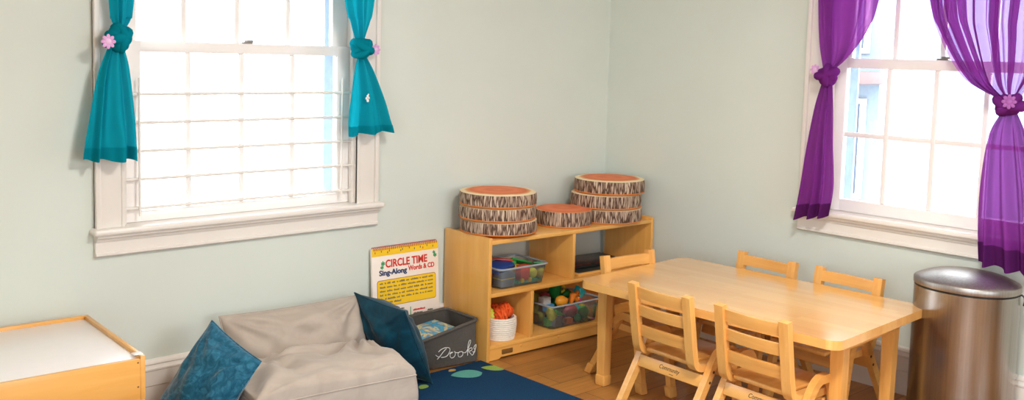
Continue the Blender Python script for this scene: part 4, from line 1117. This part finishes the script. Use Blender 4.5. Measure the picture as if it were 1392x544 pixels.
g = G(); dloft(g, [(RXc + .002, RYc + .002, .580), (RXc + .003, RYc + .003, .5825), (RXc + .003, RYc + .003, .602), (RXc - .001, RYc - .001, .6065), (RXc * .93, RYc * .93, .613), (RXc * .82, RYc * .82, .622), (RXc * .66, RYc * .66, .632), (RXc * .45, RYc * .45, .640), (RXc * .2, RYc * .2, .644), (RXc * .05, RYc * .05, .645)]); g.obj('lid', M['steel_lid'], tc, ang=50)
g = G(); g.box(-.25, -.18, -.05, .05, .012, .024, .005); g.obj('pedal', M['black'], tc)
g = G(); g.tube([(.05, -RYc + .006, .574), (.05, -RYc - .006, .566), (.052, -RYc - .008, .55), (.058, -RYc - .003, .532)], .004, 8); g.obj('side_clip', M['black'], tc)

# ------------------------------------------------------------------ lights
cl = thing('added_ceiling_light', 'round flush ceiling lamp added out of view to fill the room with light', 'added fill light', (-2.3, -2.8, H))  # unseen lamp, added as fill
g = G(); g.lathe([(0, -.02), (.3, -.02), (.31, 0), (0, 0)], 40); g.obj('canopy', M['white'], cl)
g = G(); g.lathe([(0, -.07), (.15, -.066), (.25, -.048), (.285, -.02), (0, -.02)], 40); g.obj('diffuser', M['lamp'], cl)
def area(name, loc, rot, sx, sy, power, col, portal=False, spread=None):
    l = bpy.data.lights.new(name, 'AREA'); l.shape = 'RECTANGLE'; l.size = sx; l.size_y = sy; l.energy = power; l.color = col
    if portal: l.cycles.is_portal = True
    o = bpy.data.objects.new(name, l); COL.objects.link(o); o.location = loc; o.rotation_euler = rot
    return o
FILL = 48; SKY = 7.0
l = bpy.data.lights.new('fill_lamp', 'AREA'); l.shape = 'DISK'; l.size = .5; l.energy = FILL; l.color = (1, .97, .93)  # area light of the added lamp
o = bpy.data.objects.new('fill_lamp', l); COL.objects.link(o); o.location = (-2.3, -2.8, H - .08)
area('window_portal', ((W1[0] + W1[1]) / 2, YW + .17, (W1[2] + W1[3]) / 2), (-PI / 2, 0, 0), W1[1] - W1[0], W1[3] - W1[2], 1, (1, 1, 1), True)
area('window_portal', (.17, -(W2[0] + W2[1]) / 2, (W2[2] + W2[3]) / 2), (PI / 2, 0, PI / 2), W2[1] - W2[0], W2[3] - W2[2], 1, (1, 1, 1), True)
area('window_portal', (XL - .17, YF + (W3[0] + W3[1]) / 2, (W3[2] + W3[3]) / 2), (PI / 2, 0, -PI / 2), W3[1] - W3[0], W3[3] - W3[2], 1, (1, 1, 1), True)  # portal of the added rear window
area('window_portal', ((W4[0] + W4[1]) / 2, YF - .17, (W4[2] + W4[3]) / 2), (PI / 2, 0, 0), W4[1] - W4[0], W4[3] - W4[2], 1, (1, 1, 1), True)  # portal of the added front window
w = bpy.data.worlds.new('sky'); scn.world = w; w.use_nodes = True
bg = w.node_tree.nodes['Background']; bg.inputs[0].default_value = (.90, .965, 1.05, 1); bg.inputs[1].default_value = SKY

scn.view_settings.view_transform = 'Standard'; scn.view_settings.look = 'None'
scn.view_settings.exposure = .63; scn.view_settings.gamma = 1; scn.view_settings.use_curve_mapping = False
scn.cycles.max_bounces = 10; scn.cycles.diffuse_bounces = 6; scn.cycles.transparent_max_bounces = 24
scn.cycles.use_denoising = True; scn.cycles.sample_clamp_indirect = 6
